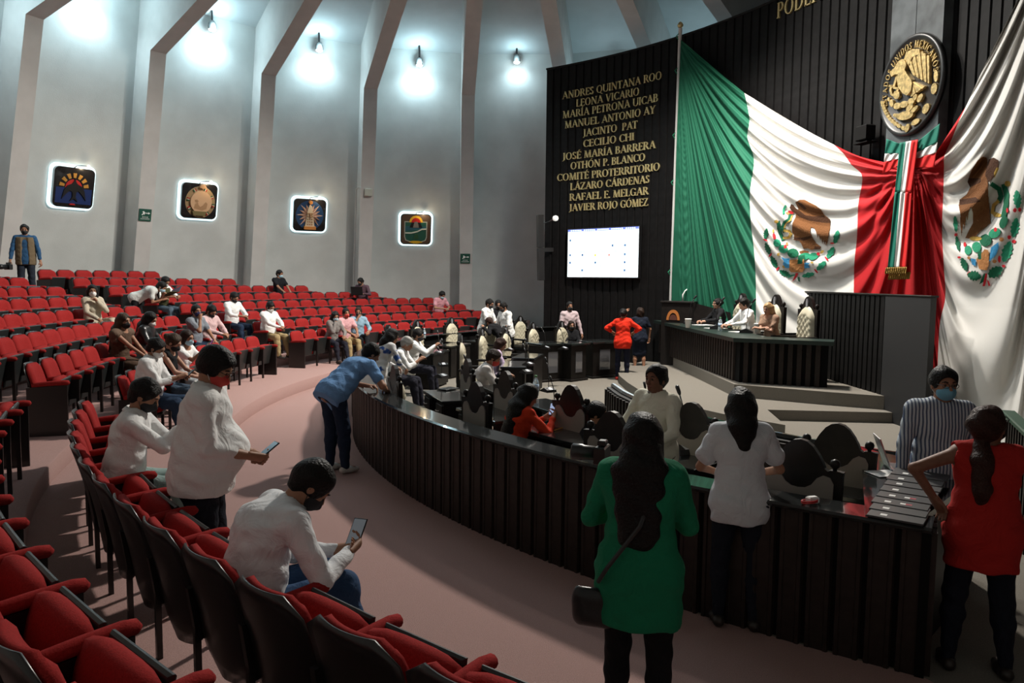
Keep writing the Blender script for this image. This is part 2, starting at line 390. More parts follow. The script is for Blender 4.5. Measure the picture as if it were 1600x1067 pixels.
lines = [('ANDRES QUINTANA ROO', 880, 153.2, 1036, 126.3), ('LEONA VICARIO', 901.7, 166, 1001, 150.4), ('MARÍA PETRONA UICAB', 880.6, 184, 1030, 160.3),
 ('MANUEL ANTONIO AY', 883.9, 200, 1026, 178.5), ('JACINTO  PAT', 912.7, 213.4, 998, 201), ('CECILIO CHI', 912.7, 229.8, 993, 220),
 ('JOSÉ MARÍA BARRERA', 880.6, 249.7, 1026, 232.9), ('OTHÓN P. BLANCO', 892.8, 264.5, 1010, 252), ('COMITÉ PROTERRITORIO', 871.7, 282.5, 1033, 267.3),
 ('LÁZARO CÁRDENAS', 892.3, 297.3, 1017, 286), ('RAFAEL E. MELGAR', 891, 313.7, 1015, 304.3), ('JAVIER ROJO GÓMEZ', 891, 329.3, 1014.6, 322.6)]
ordn = ['topmost', 'second', 'third', 'fourth', 'fifth', 'sixth', 'seventh', 'eighth', 'ninth', 'tenth', 'eleventh', 'lowest']
for i, (t, *q) in enumerate(lines): wall_text(t, *q, .205, 'gilt letters on the black wall, %s line of the twelve name lines' % ordn[i])
A = on_cyl([1217], [28])[0]; a0 = wall_az(A)
root = thing('lettering', 'large gilt letters reading PODER at the top of the black wall', 'wall lettering', (0, 0, 0), 0, None)
x = 0
for c in 'PODER LEGISLATIVO':
    if c != ' ':
        a = a0-x/WR; share('letter', letter_mesh(c, .33, M_gold, .04), root, wall_pt(a, A[2]-.03, .034), a-PI/2)
    x += glyph(c)[0]*.33+.02
# ---------------------------------------------------------------- framed helper: a flat frame standing on a surface
def frame_at(p, ax):                                # local x = ax (horizontal), z up, y = into the wall
    ax = Vector((ax[0], ax[1], 0)).normalized(); y = Vector((0, 0, 1)).cross(ax)
    return Matrix(((ax.x, y.x, 0, p[0]), (ax.y, y.y, 0, p[1]), (0, 0, 1, p[2]), (0, 0, 0, 1)))
def flat_poly(mb, pts, y0, y1):
    ar = sum(pts[i][0]*pts[(i+1) % len(pts)][1]-pts[(i+1) % len(pts)][0]*pts[i][1] for i in range(len(pts)))
    if ar > 0: pts = pts[::-1]
    return mb.prism(pts, 'y', y1, y0)
# presentation screen
TLp, BRp = on_cyl([887.3, 997.5], [395, 394], .16)
cc = (TLp+BRp)/2; ax = (BRp-TLp); sw = float(np.hypot(ax[0], ax[1])); ztop = on_cyl([943], [356], .3)[0][2]; zbot = on_cyl([943], [433], .3)[0][2]
scr = thing('display_screen', 'lit white presentation screen on the black wall beneath the names', 'screen')
scr.matrix_world = frame_at((cc[0], cc[1], (ztop+zbot)/2), ax); hw, hh = sw/2, (ztop-zbot)/2
M_scr = mat('screen_glow', (.8, .9, .9), .4, emit=((.80, .93, 1.), 1.25)); M_scrb = mat('screen_header', (.1, .14, .45), .4, emit=((.18, .25, .75), .8))
M_scl = mat('screen_line', (.2, .3, .35), .5, emit=((.30, .42, .5), .7)); M_scd = mat('screen_mark', (.1, .2, .4), .5, emit=((.08, .2, .4), .5))
MB().box(-hw-.03, hw+.03, 0, .09, -hh-.03, hh+.03).build('casing', M_black, scr)
MB().box(-hw, hw, -.006, 0, -hh, hh).build('picture', M_scr, scr)
MB().box(-hw, hw, -.009, -.006, hh*.91, hh).build('header_bar', M_scrb, scr)
mb = MB(); 
for zz, xa, xb in ((.46, .18, .96), (.46, -.58, -.25), (.12, -.98, -.6), (.14, -.2, .15), (-.2, -.98, .98), (.04, -.98, .98), (-.54, -.98, .52)):
    mb.box(hw*xa, hw*xb, -.009, -.006, hh*zz, hh*zz+.008)
for xx, za, zb in ((-.6, -.54, .3), (-.22, -.54, -.22), (.18, -.54, .04), (.55, -.54, .04), (.57, .46, .9), (-.02, -.8, .9)): mb.box(hw*xx, hw*xx+.008, -.009, -.006, hh*za, hh*zb)
for i in range(26):
    xx = -.94+.31*(i % 6); zz = .78-.36*(i//6)
    mb.box(hw*xx, hw*(xx+.16), -.008, -.006, hh*zz, hh*zz+.006)
tag(mb.build('table_lines', M_scl, scr), kind='stuff')
mb = MB()
for xx, zz in ((-.95, .5), (-.95, -.12), (-.58, -.12), (.28, .24), (.62, .24), (.62, -.12), (-.95, -.44), (-.2, -.44), (.62, -.44), (-.58, -.76), (.62, -.76)): mb.box(hw*xx, hw*(xx+.05), -.01, -.006, hh*zz, hh*zz+.06)
tag(mb.build('figures', M_scd, scr), kind='stuff')
MB().box(-hw*.2, -hw*.16, -.011, -.006, -.14*hh, -.05*hh).build('yellow_mark', mat('scr_yellow', (.9, .6, .05), emit=((.9, .6, .05), .7)), scr)
MB().box(hw*.2, hw*.23, -.011, -.006, -.14*hh, -.05*hh).build('red_mark', mat('scr_red', (.9, .1, .05), emit=((.9, .1, .05), .7)), scr)
mb = MB()
for i in range(34): 
    if i % 7: mb.box(hw*(-.97+.056*i), hw*(-.97+.056*i+.035), -.012, -.009, hh*.93, hh*.975)
tag(mb.build('header_text', M_scr, scr), kind='stuff')
# ---------------------------------------------------------------- grey slab and the round seal
sa, sb = on_cyl([1405], [120])[0], on_cyl([1487], [120])[0]
cs = (sa+sb)/2; axs = sb-sa; W2 = float(np.hypot(axs[0], axs[1]))/2
M_slab = mat('dark_slate_slab', (.085, .095, .10), .45, noise=.45, nscale=2.2, spec=.5)
slab = thing('slab_panel', 'tall grey slate pillar panel behind the round gilt seal', 'wall panel')
slab.matrix_world = frame_at((cs[0], cs[1], 0), axs)
MB().box(-W2, -.01, -.2, .2, 2.0, 9.4, .01).build('panel', M_slab, slab); MB().box(.006, W2, -.2, .2, 2.0, 9.4, .01).build('panel', M_slab, slab)
rec = mat('recess_dark', (.008, .008, .008), .7)
ra_, rb_ = on_cyl([1378], [120])[0], on_cyl([1405], [120])[0]
zs = on_cyl([1441], [125], .3)[0]; sd = thing('round_seal', 'round black seal with gilt eagle relief and lettering around the rim', 'seal')
sd.matrix_world = frame_at((cs[0], cs[1], zs[2]), axs) @ Matrix.Translation((0, -.2, 0)); SR = .84
MB().lathe([(SR, 0), (SR, -.05), (SR-.03, -.08), (SR-.07, -.07), (SR-.09, -.05), (.01, -.05)], n=64, axis='y').build('disc', mat('seal_black', (.012, .012, .012), .4), sd, True)
M_gilt = mat('gilt_relief', (.58, .42, .18), .38, metal=.6, noise=.35, nscale=18, bump=.6, bscale=40)
def ring_poly(mb, r0_, r1_, y0, y1, n=64):
    for i in range(n):
        a, b = 2*PI*i/n, 2*PI*(i+1)/n
        flat_poly(mb, [(r0_*math.cos(a), r0_*math.sin(a)), (r1_*math.cos(a), r1_*math.sin(a)), (r1_*math.cos(b), r1_*math.sin(b)), (r0_*math.cos(b), r0_*math.sin(b))], y0, y1)
mb = MB()
txt = 'ESTADOS UNIDOS MEXICANOS'; tot = sum(glyph(c)[0] for c in txt); x = 0; hs = .115; RR = SR-.235
arc = math.radians(196)
for c in txt:
    w, qs = glyph(c); t = math.radians(201)-arc*((x+w/2)/tot)
    for q in qs:
        P = []
        for (gx, gy) in q:
            lx, ly = (gx-w/2)*hs*.98, gy*hs
            ca, sa2 = math.cos(t-PI/2), math.sin(t-PI/2)
            P.append((RR*math.cos(t)+lx*ca-ly*sa2, RR*math.sin(t)+lx*sa2+ly*ca))
        flat_poly(mb, P, -.05, -.075)
    x += w
tag(mb.build('rim_lettering', M_gilt, sd), kind='stuff')
def sp(x, y): return ((x-545-.13*(505-y))/235*SR*.98, (505-y-(x-545)*.12)/375*SR*.98)
def shape(mb, pts, y0, y1, f_=sp):
    """thick outline filled by a fan of ear-clipped triangles"""
    from mathutils.geometry import tessellate_polygon
    P = [f_(*p) for p in pts]
    ar = sum(P[i][0]*P[(i+1) % len(P)][1]-P[(i+1) % len(P)][0]*P[i][1] for i in range(len(P)))
    if ar > 0: P = P[::-1]
    tris = tessellate_polygon([[Vector((a, b, 0)) for a, b in P]]); n = len(P)
    v = [(a, y1, b) for a, b in P]+[(a, y0, b) for a, b in P]
    mb.add(v, [tuple(t) for t in tris]+[tuple(i+n for i in t)[::-1] for t in tris]+[(i, (i+1) % n, n+(i+1) % n, n+i) for i in range(n)])
def blob(cx, cy, rx, ry, rot=0, n=14):
    r = math.radians(rot); return [(cx+rx*math.cos(2*PI*i/n)*math.cos(r)-ry*math.sin(2*PI*i/n)*math.sin(r), cy+rx*math.cos(2*PI*i/n)*math.sin(r)+ry*math.sin(2*PI*i/n)*math.cos(r)) for i in range(n)]
mb = MB()
shape(mb, [(430, 372), (452, 348), (470, 340), (500, 300), (528, 288), (550, 300), (560, 340), (545, 380), (560, 420), (585, 470), (590, 500), (575, 560), (545, 585), (515, 560), (485, 500), (482, 440), (492, 400), (470, 392), (440, 402)], -.04, -.13)
mb.build('eagle_body', M_gilt, sd)
mb = MB()
for i in range(9):
    t = i/8; ax_, ay_ = 556+148*t, 292-52*math.sin(min(1, t*1.5)*PI/2)+90*max(0, t-.45)**1.3*2; bx_, by_ = 592+100*t, 440+95*t
    shape(mb, [(ax_-9, ay_+4), (ax_, ay_-5), (ax_+9, ay_+4), (bx_+5, by_-12), (bx_, by_), (bx_-5, by_-12)], -.045, -.098-.012*(i % 2))
shape(mb, [(540, 300), (560, 245), (610, 236), (660, 256), (650, 290), (600, 300), (570, 350)], -.045, -.115)
mb.build('wing', M_gilt, sd)
mb = MB()
for i in range(5): shape(mb, [(560, 500), (580, 480), (668-22*i, 545+12*i), (650-22*i, 560+10*i)], -.05, -.10-.01*(i % 2))
mb.build('tail', M_gilt, sd)
mb = MB()
for q in (blob(455, 555, 25, 34), blob(412, 612, 16, 30), blob(452, 645, 28, 26), blob(505, 645, 30, 26), blob(560, 635, 24, 26, 30), blob(590, 610, 14, 26, 20), blob(625, 625, 16, 34, 30), blob(392, 575, 9, 18), blob(545, 680, 20, 34, 40), blob(505, 735, 62, 34), blob(440, 720, 26, 16, 30), blob(575, 705, 40, 14, -40)): shape(mb, q, -.045, -.10)
mb.build('cactus_and_rock', M_gilt, sd)
mb = MB(); pts = [(470, 400), (455, 440), (435, 490), (470, 510), (440, 560), (415, 540), (410, 500), (420, 475), (400, 465)]
for a, b in zip(pts, pts[1:]):
    dx, dy = b[0]-a[0], b[1]-a[1]; L_ = math.hypot(dx, dy); nx, ny = -dy/L_*8, dx/L_*8
    shape(mb, [(a[0]+nx, a[1]+ny), (b[0]+nx, b[1]+ny), (b[0]-nx, b[1]-ny), (a[0]-nx, a[1]-ny)], -.05, -.095)
mb.build('snake', M_gilt, sd)
mb = MB()
for cx_, cy_, rx, ry, ro in ((742, 490, 14, 44, 5), (722, 580, 20, 42, 10), (655, 715, 22, 40, 25), (575, 800, 34, 20, -30), (510, 835, 16, 34, 20)): shape(mb, blob(cx_, cy_, rx, ry, ro), -.045, -.09)
for i in range(11):
    t = i/10; shape(mb, blob(335+6*math.sin(t*5)+150*t**2.2, 590+240*t, 13, 20, -30), -.045, -.09)
tag(mb.build('laurel_wreath', M_gilt, sd), kind='stuff')
# ---------------------------------------------------------------- flagpole
pa, pb = on_cyl([1063], [44], .22)[0], on_cyl([1048], [474], .12)[0]
fp = thing('flagpole', 'tall white pole holding the hoist edge of the draped flag', 'flagpole')
MB().tube([pb, pa], .045, 10).build('pole', mat('white_pole', (.6, .6, .58), .4), fp)
MB().lathe([(.02, 0), (.06, .02), (.075, .07), (.05, .13), (.01, .16)], tuple(pa), 12).build('finial', M_gold, fp)
mb = MB()
for t in (.12, .45, .62, .85, .97):
    p = Vector(pb).lerp(Vector(pa), t); mb.tube([p+Vector((-.05, -.06, .05)), p+Vector((-.12, -.1, -.02)), p+Vector((-.06, -.09, -.1))], .012, 5)
mb.build('tie_cord', mat('green_cord', (.01, .2, .1), .7), fp)
# ---------------------------------------------------------------- the draped flags
def cr(P, t):                                       # Catmull-Rom through control points, t in 0..1 by arc length
    P = np.asarray(P, float); L_ = np.r_[0, np.cumsum(np.hypot(*np.diff(P, axis=0).T))]; L_ /= L_[-1]
    t = np.clip(t, 0, 1); i = np.clip(np.searchsorted(L_, t, 'right')-1, 0, len(P)-2); u = (t-L_[i])/(L_[i+1]-L_[i])
    p0 = P[np.maximum(i-1, 0)]; p1 = P[i]; p2 = P[i+1]; p3 = P[np.minimum(i+2, len(P)-1)]; u = u[:, None]
    m1 = (p2-p0)/2; m2 = (p3-p1)/2
    return (2*u**3-3*u**2+1)*p1+(u**3-2*u**2+u)*m1+(-2*u**3+3*u**2)*p2+(u**3-u**2)*m2
PP, KK, P2 = np.array([1060., 60.]), np.array([1425., 268.]), np.array([1668., -170.])
K2 = np.array([1435., 262.])
def sagg(x, y, A, B):
    t = np.clip((x-A[0])/(B[0]-A[0]), 0.004, .996); yl = A[1]+(B[1]-A[1])*t
    s = np.maximum(y-yl, 0)/(4*t*(1-t)+.02); return s, t
def cloth_off(x, y):
    x = np.asarray(x, float); y = np.asarray(y, float)
    s, t = sagg(x, y, PP, KK); g = np.log(s+55.)
    w1 = np.sin(g*31+1.5*np.sin(t*5+g*2)); w2 = np.sin(g*67+2.0*np.sin(t*4-g*3)+1); w3 = np.sin(g*9+1+t*2)
    L = .060*np.sign(w1)*np.abs(w1)**.8+.030*w2*(.6+.4*np.sin(t*7+g))+.06*w3
    L *= .78*np.clip(.12+np.minimum(t, 1-t)*6, .12, 1)
    s2, t2 = sagg(x, y, K2, P2); g2 = np.log(s2+70.)
    v1 = np.sin(g2*20+1.2*np.sin(t2*5+g2*2)); v2 = np.sin(g2*55+2*np.sin(t2*6+g2)); v3 = np.sin(g2*7+1)
    Rr = (.07*v1+.028*v2*(.5+.5*np.sin(t2*9+g2*2))+.06*v3)*np.clip(.3+np.minimum(t2, 1-t2)*4, .3, 1)
    # the red centre fans straight down from the knot
    ang = np.arctan2(x-1428, np.maximum(y-245, 2)); r_ = np.hypot(x-1428, y-245)
    Cn = (.07*np.sin(ang*26+1)+.04*np.sin(ang*53+2+ang*ang*4))*np.clip(r_/90, 0, 1)
    a = 1/(1+np.exp((x-1370)/14)); b = 1/(1+np.exp(-(x-1466)/10)); a2 = np.clip(a, 0, 1); b2 = np.clip(b, 0, 1)
    low = np.clip((y-262)/50, 0, 1); c = (1-a2)*(1-b2)*low; rest = 1-c
    lr = np.where(x < 1430, L, Rr); blend = 1/(1+np.exp((x-1430)/8)); lr = L*blend+Rr*(1-blend)
    bulge = .30+.10*np.sin(np.clip((y-60)/420, 0, 1)*PI)
    return np.maximum(.16, bulge+rest*lr+c*Cn)
def cloth_pt(px, py, extra=0.): return on_cyl(px, py, cloth_off(px, py)+extra)
def panel_mesh(name, left, right, top, bot, nu, nv, m, parent):
    """a cloth panel bounded by four outlines drawn on the wall, filled as a Coons patch"""
    u = np.linspace(0, 1, nu); v_ = np.linspace(0, 1, nv)
    Lp, Rp, Tp, Bp = cr(left, v_), cr(right, v_), cr(top, u), cr(bot, u)
    U, V = np.meshgrid(u, v_, indexing='ij'); U = U[..., None]; V = V[..., None]
    S = (1-U)*Lp[None]+U*Rp[None]+(1-V)*Tp[:, None]+V*Bp[:, None]-((1-U)*(1-V)*Lp[0]+(1-U)*V*Lp[-1]+U*(1-V)*Rp[0]+U*V*Rp[-1])
    P = cloth_pt(S[..., 0].ravel(), S[..., 1].ravel())
    i, j = np.meshgrid(np.arange(nu-1), np.arange(nv-1), indexing='ij'); b = (i*nv+j).ravel()
    o = mesh_obj(name, P, np.stack([b, b+1, b+nv+1, b+nv], 1), m, parent, True)
    return o
def flagcloth(n, c): return mat(n, c, .75, bump=.15, bscale=120, spec=.2)
M_fg, M_fw, M_fr = flagcloth('flag_green', (.014, .115, .066)), flagcloth('flag_white', (.62, .61, .58)), flagcloth('flag_red', (.42, .012, .016))
flag = thing('draped_flag', 'huge green white and red flag draped left of the tricolour bow', 'flag')
c_pole = [(1064, 62), (1058, 200), (1054, 330), (1050, 430), (1049, 520)]
c_b1 = [(1163, 145), (1171, 185), (1168, 215), (1178, 250), (1172, 300), (1173, 345), (1178, 390), (1181, 440), (1181, 520)]
c_b2 = [(1303, 226), (1318, 240), (1330, 257), (1347, 276), (1341, 320), (1339, 370), (1335, 410), (1334, 455), (1333, 520)]
c_k = [(1428, 262), (1428, 300), (1427, 380), (1427, 520)]
c_r = [(1510, 165), (1498, 190), (1488, 215), (1476, 242), (1475, 262), (1474, 300), (1472, 360), (1475, 420), (1477, 465), (1468, 510), (1464, 600)]
panel_mesh('green_stripe', c_pole, c_b1, [(1064, 62), (1112, 103), (1163, 145)], [(1049, 520), (1110, 520), (1181, 520)], 110, 200, M_fg, flag)
panel_mesh('white_stripe', c_b1, c_b2, [(1163, 145), (1192, 163), (1232, 187), (1270, 209), (1303, 226)], [(1181, 520), (1250, 520), (1333, 520)], 140, 200, M_fw, flag)
panel_mesh('red_stripe', c_b2, c_k, [(1303, 226), (1340, 243), (1375, 252), (1428, 262)], [(1333, 520), (1380, 520), (1427, 520)], 100, 160, M_fr, flag)
flag2 = thing('draped_flag', 'huge flag draped right of the bow and down to the carpet', 'flag')
panel_mesh('red_stripe', c_k+[(1427, 600)], c_r, [(1428, 262), (1445, 252), (1462, 238), (1485, 204), (1510, 165)], [(1427, 600), (1445, 600), (1464, 600)], 80, 200, M_fr, flag2)
panel_mesh('white_stripe', c_r, [(1705, -230), (1705, 100), (1705, 400), (1705, 700)], [(1510, 165), (1535, 110), (1560, 60), (1590, 0), (1640, -105), (1705, -230)], [(1464, 600), (1490, 640), (1560, 690), (1630, 692), (1705, 700)], 220, 330, M_fw, flag2)
# ---------------------------------------------------------------- coats of arms sewn on the cloth
M_em = {'br': cloth('eagle_brown', (.17, .07, .025), .8, 30), 'db': cloth('eagle_dark', (.055, .022, .01), .8, 30), 'gr': cloth('emblem_green', (.02, .22, .12)), 'dg': cloth('emblem_dark_green', (.008, .10, .05)),
        'go': cloth('emblem_gold', (.42, .27, .06)), 'or': cloth('emblem_orange', (.42, .19, .07)), 'bl': cloth('emblem_blue', (.05, .27, .52)), 're': cloth('emblem_red', (.5, .02, .03)), 'wh': cloth('emblem_white', (.7, .7, .68))}
def stroke(pts, w):
    out = []
    for a, b in zip(pts, pts[1:]):
        dx, dy = b[0]-a[0], b[1]-a[1]; L_ = math.hypot(dx, dy) or 1; nx, ny = -dy/L_*w/2, dx/L_*w/2; ex, ey = dx/L_*w*.3, dy/L_*w*.3
        out.append([(a[0]+nx-ex, a[1]+ny-ey), (b[0]+nx+ex, b[1]+ny+ey), (b[0]-nx+ex, b[1]-ny+ey), (a[0]-nx-ex, a[1]-ny-ey)])
    return out
def leaf(cx, cy, L_, w, rot, teeth=5):
    r = math.radians(rot); P = []
    for s_ in (1, -1):
        rng = range(teeth*2+1) if s_ == 1 else range(teeth*2, -1, -1)
        for i in rng:
            t = i/(teeth*2); ww = w*math.sin(PI*t)**.7*(1 if i % 2 else .68)*s_
            P.append((cx+(t-.5)*L_*math.cos(r)-ww*math.sin(r), cy+(t-.5)*L_*math.sin(r)+ww*math.cos(r)))
    return P
def inpoly(X, Y, poly):
    poly = np.asarray(poly); c = np.zeros(X.shape, bool); j = len(poly)-1
    for i in range(len(poly)):
        xi, yi = poly[i]; xj, yj = poly[j]
        if yi != yj: c ^= ((yi > Y) != (yj > Y)) & (X < (xj-xi)*(Y-yi)/(yj-yi)+xi)
        j = i
    return c
def emblem(name, shapes, f_, parent, step=.62):
    allp = [np.array([f_(*p) for p in s]) for k, s in shapes]; mn = np.min([p.min(0) for p in allp], 0)-1; mx = np.max([p.max(0) for p in allp], 0)+1
    nx, ny = int((mx[0]-mn[0])/step), int((mx[1]-mn[1])/step); gx = mn[0]+np.arange(nx+1)*step; gy = mn[1]+np.arange(ny+1)*step
    Xc, Yc = np.meshgrid(gx[:-1]+step/2, gy[:-1]+step/2, indexing='ij'); lab = np.full(Xc.shape, -1); keys = list(M_em)
    for (k, s), P in zip(shapes, allp): lab[inpoly(Xc, Yc, P)] = keys.index(k)
    X, Y = np.meshgrid(gx, gy, indexing='ij'); P = cloth_pt(X.ravel(), Y.ravel(), .018); m = ny+1
    for ki, k in enumerate(keys):
        i, j = np.nonzero(lab == ki)
        if not len(i): continue
        b = i*m+j; q = np.stack([b, b+1, b+m+1, b+m], 1); used, inv = np.unique(q.ravel(), return_inverse=True)
        eo = mesh_obj(name+'_'+{'br': 'eagle', 'db': 'eagle_shading', 'gr': 'cactus', 'dg': 'leaves', 'go': 'gold_detail', 'or': 'rock', 'bl': 'water', 're': 'fruit', 'wh': 'ribbon'}[k], P[used], inv.reshape(-1, 4), M_em[k], parent, True)
        if k not in ('br', 'or'): eo['kind'] = 'stuff'
fl_ = lambda x, y: (1080+x/6.154, 300+y/6.154)
S = [('br', [(1000, 100), (1040, 75), (1090, 72), (1140, 100), (1200, 130), (1250, 170), (1275, 215), (1335, 262), (1335, 350), (1322, 400), (1312, 470), (1298, 522), (1290, 470), (1282, 510), (1272, 455), (1262, 500), (1250, 440), (1240, 470), (1226, 405), (1215, 440), (1200, 380), (1180, 345), (1152, 340), (1142, 385), (1165, 440), (1205, 495), (1252, 528), (1240, 550), (1190, 545), (1160, 557), (1120, 540), (1080, 545), (1060, 500), (1040, 470), (985, 462), (990, 420), (968, 380), (972, 300), (1000, 245), (1010, 200), (1030, 160)]),
     ('db', [(945, 150), (960, 115), (985, 125), (1000, 150), (1050, 185), (1100, 225), (1180, 235), (1275, 225), (1335, 262), (1335, 300), (1240, 292), (1120, 272), (1040, 240), (1000, 205), (965, 180)]),
     ('db', [(1010, 90), (1060, 110), (1110, 160), (1090, 170), (1040, 130)]), ('db', [(980, 430), (1060, 440), (1150, 420), (1160, 440), (1080, 470), (1000, 460)]), ('db', [(1190, 520), (1252, 528), (1240, 550), (1180, 552)]),
     ('re', blob(958, 195, 30, 14, 20)), ('or', blob(930, 205, 22, 12, 20)), ('gr', [(905, 120), (880, 160), (878, 215), (900, 210), (902, 170), (920, 140)])]
for q in stroke([(955, 225), (945, 265), (900, 295), (878, 345), (895, 375)], 38): S.append(('dg', q))
for q in stroke([(838, 288), (842, 350), (858, 400), (882, 455)], 34): S.append(('dg', q))
for q in stroke([(970, 225), (955, 270), (915, 300), (893, 345)], 12): S.append(('go', q))
for q in stroke([(895, 370), (945, 378), (958, 405), (935, 440), (890, 440)], 26): S.append(('go', q))
S += [('go', blob(818, 285, 22, 16)), ('br', blob(1085, 578, 48, 16)), ('gr', blob(825, 490, 36, 38)), ('gr', blob(885, 548, 46, 40, 20)), ('dg', blob(978, 588, 55, 46)), ('gr', blob(1085, 620, 62, 34, -15)), ('dg', [(1030, 620), (1090, 600), (1100, 650), (1050, 695), (1020, 690)]), ('gr', blob(1172, 618, 50, 34, -15)),
      ('re', blob(798, 425, 16, 30, -15)), ('go', blob(788, 375, 10, 18)), ('re', blob(905, 525, 14, 20)), ('or', blob(920, 498, 12, 16)), ('re', blob(1222, 594, 16, 16)), ('go', blob(1258, 575, 22, 12, -35)), ('go', blob(838, 600, 14, 18, 30)), ('go', blob(890, 718, 15, 14)), ('go', blob(1160, 678, 14, 9)),
      ('bl', [(862, 622), (900, 640), (945, 640), (945, 728), (905, 728), (880, 690), (890, 665)]), ('bl', [(1083, 680), (1140, 678), (1125, 700), (1140, 728), (1083, 735)]), ('or', [(945, 650), (1085, 645), (1088, 740), (1070, 770), (960, 770), (940, 750)]), ('dg', [(1030, 610), (1080, 615), (1065, 690), (1020, 690)]),
      ('dg', leaf(718, 400, 110, 26, -80)), ('dg', leaf(735, 545, 125, 28, 70)), ('dg', leaf(795, 672, 130, 30, 62)), ('dg', leaf(900, 782, 125, 30, 25)), ('gr', leaf(1395, 432, 140, 32, -75, 3)), ('gr', leaf(1340, 582, 130, 34, -60, 3)), ('gr', leaf(1250, 710, 125, 34, -45, 3)), ('gr', leaf(1125, 798, 130, 28, -12, 3)),
      ('re', blob(712, 462, 24, 8, 20)), ('re', blob(760, 605, 22, 9, -50)), ('re', blob(832, 735, 22, 9, -50)), ('re', blob(1355, 492, 20, 8)), ('re', blob(1300, 640, 26, 8, 50)), ('re', blob(1200, 760, 26, 8, 50)), ('re', [(1003, 780), (1030, 780), (1010, 830), (965, 865), (985, 830)]), ('wh', [(1003, 830), (1020, 815), (1030, 860), (1010, 860)]), ('dg', [(1020, 815), (1040, 820), (1045, 862), (1030, 860)]), ('gr', [(940, 800), (1000, 790), (1000, 800), (920, 830)])]
emblem('arms', S, fl_, flag)
fr_ = lambda x, y: (1440+x/3.556, 180+y/3.556)
S = [('br', [(340, 230), (362, 236), (366, 262), (358, 300), (368, 380), (372, 450), (378, 540), (382, 598), (355, 622), (330, 642), (310, 660), (290, 690), (243, 682), (262, 640), (285, 600), (286, 545), (272, 505), (262, 540), (255, 585), (248, 560), (240, 630), (232, 600), (222, 672), (214, 600), (216, 560), (206, 500), (212, 468), (250, 440), (270, 400), (255, 370), (268, 330), (280, 300), (312, 250)]),
     ('db', [(375, 245), (400, 235), (427, 250), (428, 290), (402, 345), (372, 372), (352, 330), (362, 290)]), ('db', [(270, 400), (255, 372), (262, 350), (330, 350), (330, 372)]), ('db', [(210, 470), (300, 455), (330, 480), (212, 500)]), ('go', [(402, 320), (418, 290), (430, 295), (405, 350)])]
for q in stroke([(392, 385), (430, 410), (440, 450), (428, 480)], 26): S.append(('dg', q))
for q in stroke([(458, 390), (472, 440), (468, 500), (455, 560)], 28): S.append(('dg', q))
for q in stroke([(425, 478), (400, 500), (392, 540), (430, 555)], 18): S.append(('go', q))
S += [('go', blob(477, 380, 16, 16)), ('go', blob(420, 555, 22, 12)), ('dg', blob(455, 595, 22, 36, 20)), ('gr', blob(405, 655, 36, 26, -30)), ('dg', blob(355, 695, 34, 34)), ('gr', blob(305, 732, 26, 30)), ('gr', blob(258, 750, 20, 26)), ('go', blob(300, 685, 34, 12)), ('or', [(335, 765), (350, 745), (372, 750), (374, 830), (362, 862), (320, 855), (303, 800)]), ('bl', [(385, 735), (425, 705), (430, 730), (415, 775), (375, 815)]), ('bl', [(272, 795), (300, 800), (300, 838), (280, 830)]), ('dg', [(310, 760), (330, 750), (332, 800), (315, 800)]),
      ('re', blob(410, 635, 9, 12)), ('re', blob(475, 528, 6, 14)), ('or', blob(444, 690, 13, 13)), ('or', blob(405, 812, 12, 10)), ('re', blob(240, 718, 8, 14)), ('or', blob(262, 792, 9, 9)),
      ('gr', leaf(532, 468, 105, 26, 85)), ('re', blob(518, 528, 10, 12)), ('re', blob(545, 525, 9, 12)), ('gr', leaf(518, 625, 115, 26, 100)), ('re', blob(487, 678, 10, 12)), ('re', blob(512, 702, 12, 10)), ('gr', leaf(474, 758, 125, 32, 108)), ('re', blob(432, 800, 8, 20)), ('re', blob(455, 838, 10, 8)), ('dg', leaf(408, 872, 100, 34, 150)),
      ('gr', leaf(188, 605, 95, 14, 85, 3)), ('re', blob(190, 665, 9, 9)), ('dg', leaf(200, 712, 90, 14, 80, 3)), ('re', blob(208, 790, 10, 6)), ('dg', leaf(236, 828, 80, 20, 70)), ('re', blob(262, 880, 14, 8, -50)), ('dg', leaf(292, 892, 80, 32, 10)), ('dg', [(345, 880), (355, 878), (345, 925), (320, 940)]), ('re', [(355, 878), (368, 882), (352, 950), (338, 950)]), ('wh', [(366, 880), (374, 890), (372, 940), (362, 920)]), ('re', [(362, 910), (375, 925), (382, 945), (372, 950)])]
emblem('arms', S, fr_, flag2)
# ---------------------------------------------------------------- tricolour bow and hanging ribbon over the knot
bow = thing('ribbon_bow', 'tricolour pleated bow with long hanging ribbon and gold fringe', 'bow')
M_bg, M_bw, M_br = flagcloth('bow_green', (.01, .14, .10)), flagcloth('bow_white', (.72, .72, .70)), flagcloth('bow_red', (.62, .02, .02))
def strip(name, quad, off, m, nu=14, nv=40, amp=.012, fr=3, thick=True):
    """quad: px corners TL TR BR BL on the wall"""
    TL, TR, BR, BL = [np.array(q, float) for q in quad]; u = np.linspace(0, 1, nu); v_ = np.linspace(0, 1, nv); U, V = np.meshgrid(u, v_, indexing='ij')
    P = (TL*(1-U[..., None])+TR*U[..., None])*(1-V[..., None])+(BL*(1-U[..., None])+BR*U[..., None])*V[..., None]
    A = on_cyl(P[..., 0].ravel(), P[..., 1].ravel(), off+(amp*np.sin(U*fr*PI+V*3)).ravel())
    i, j = np.meshgrid(np.arange(nu-1), np.arange(nv-1), indexing='ij'); b = (i*nv+j).ravel()
    o = mesh_obj(name, A, np.stack([b, b+1, b+nv+1, b+nv], 1), m, bow, True)
    sm = o.modifiers.new('thickness', 'SOLIDIFY'); sm.thickness = .008
    return o
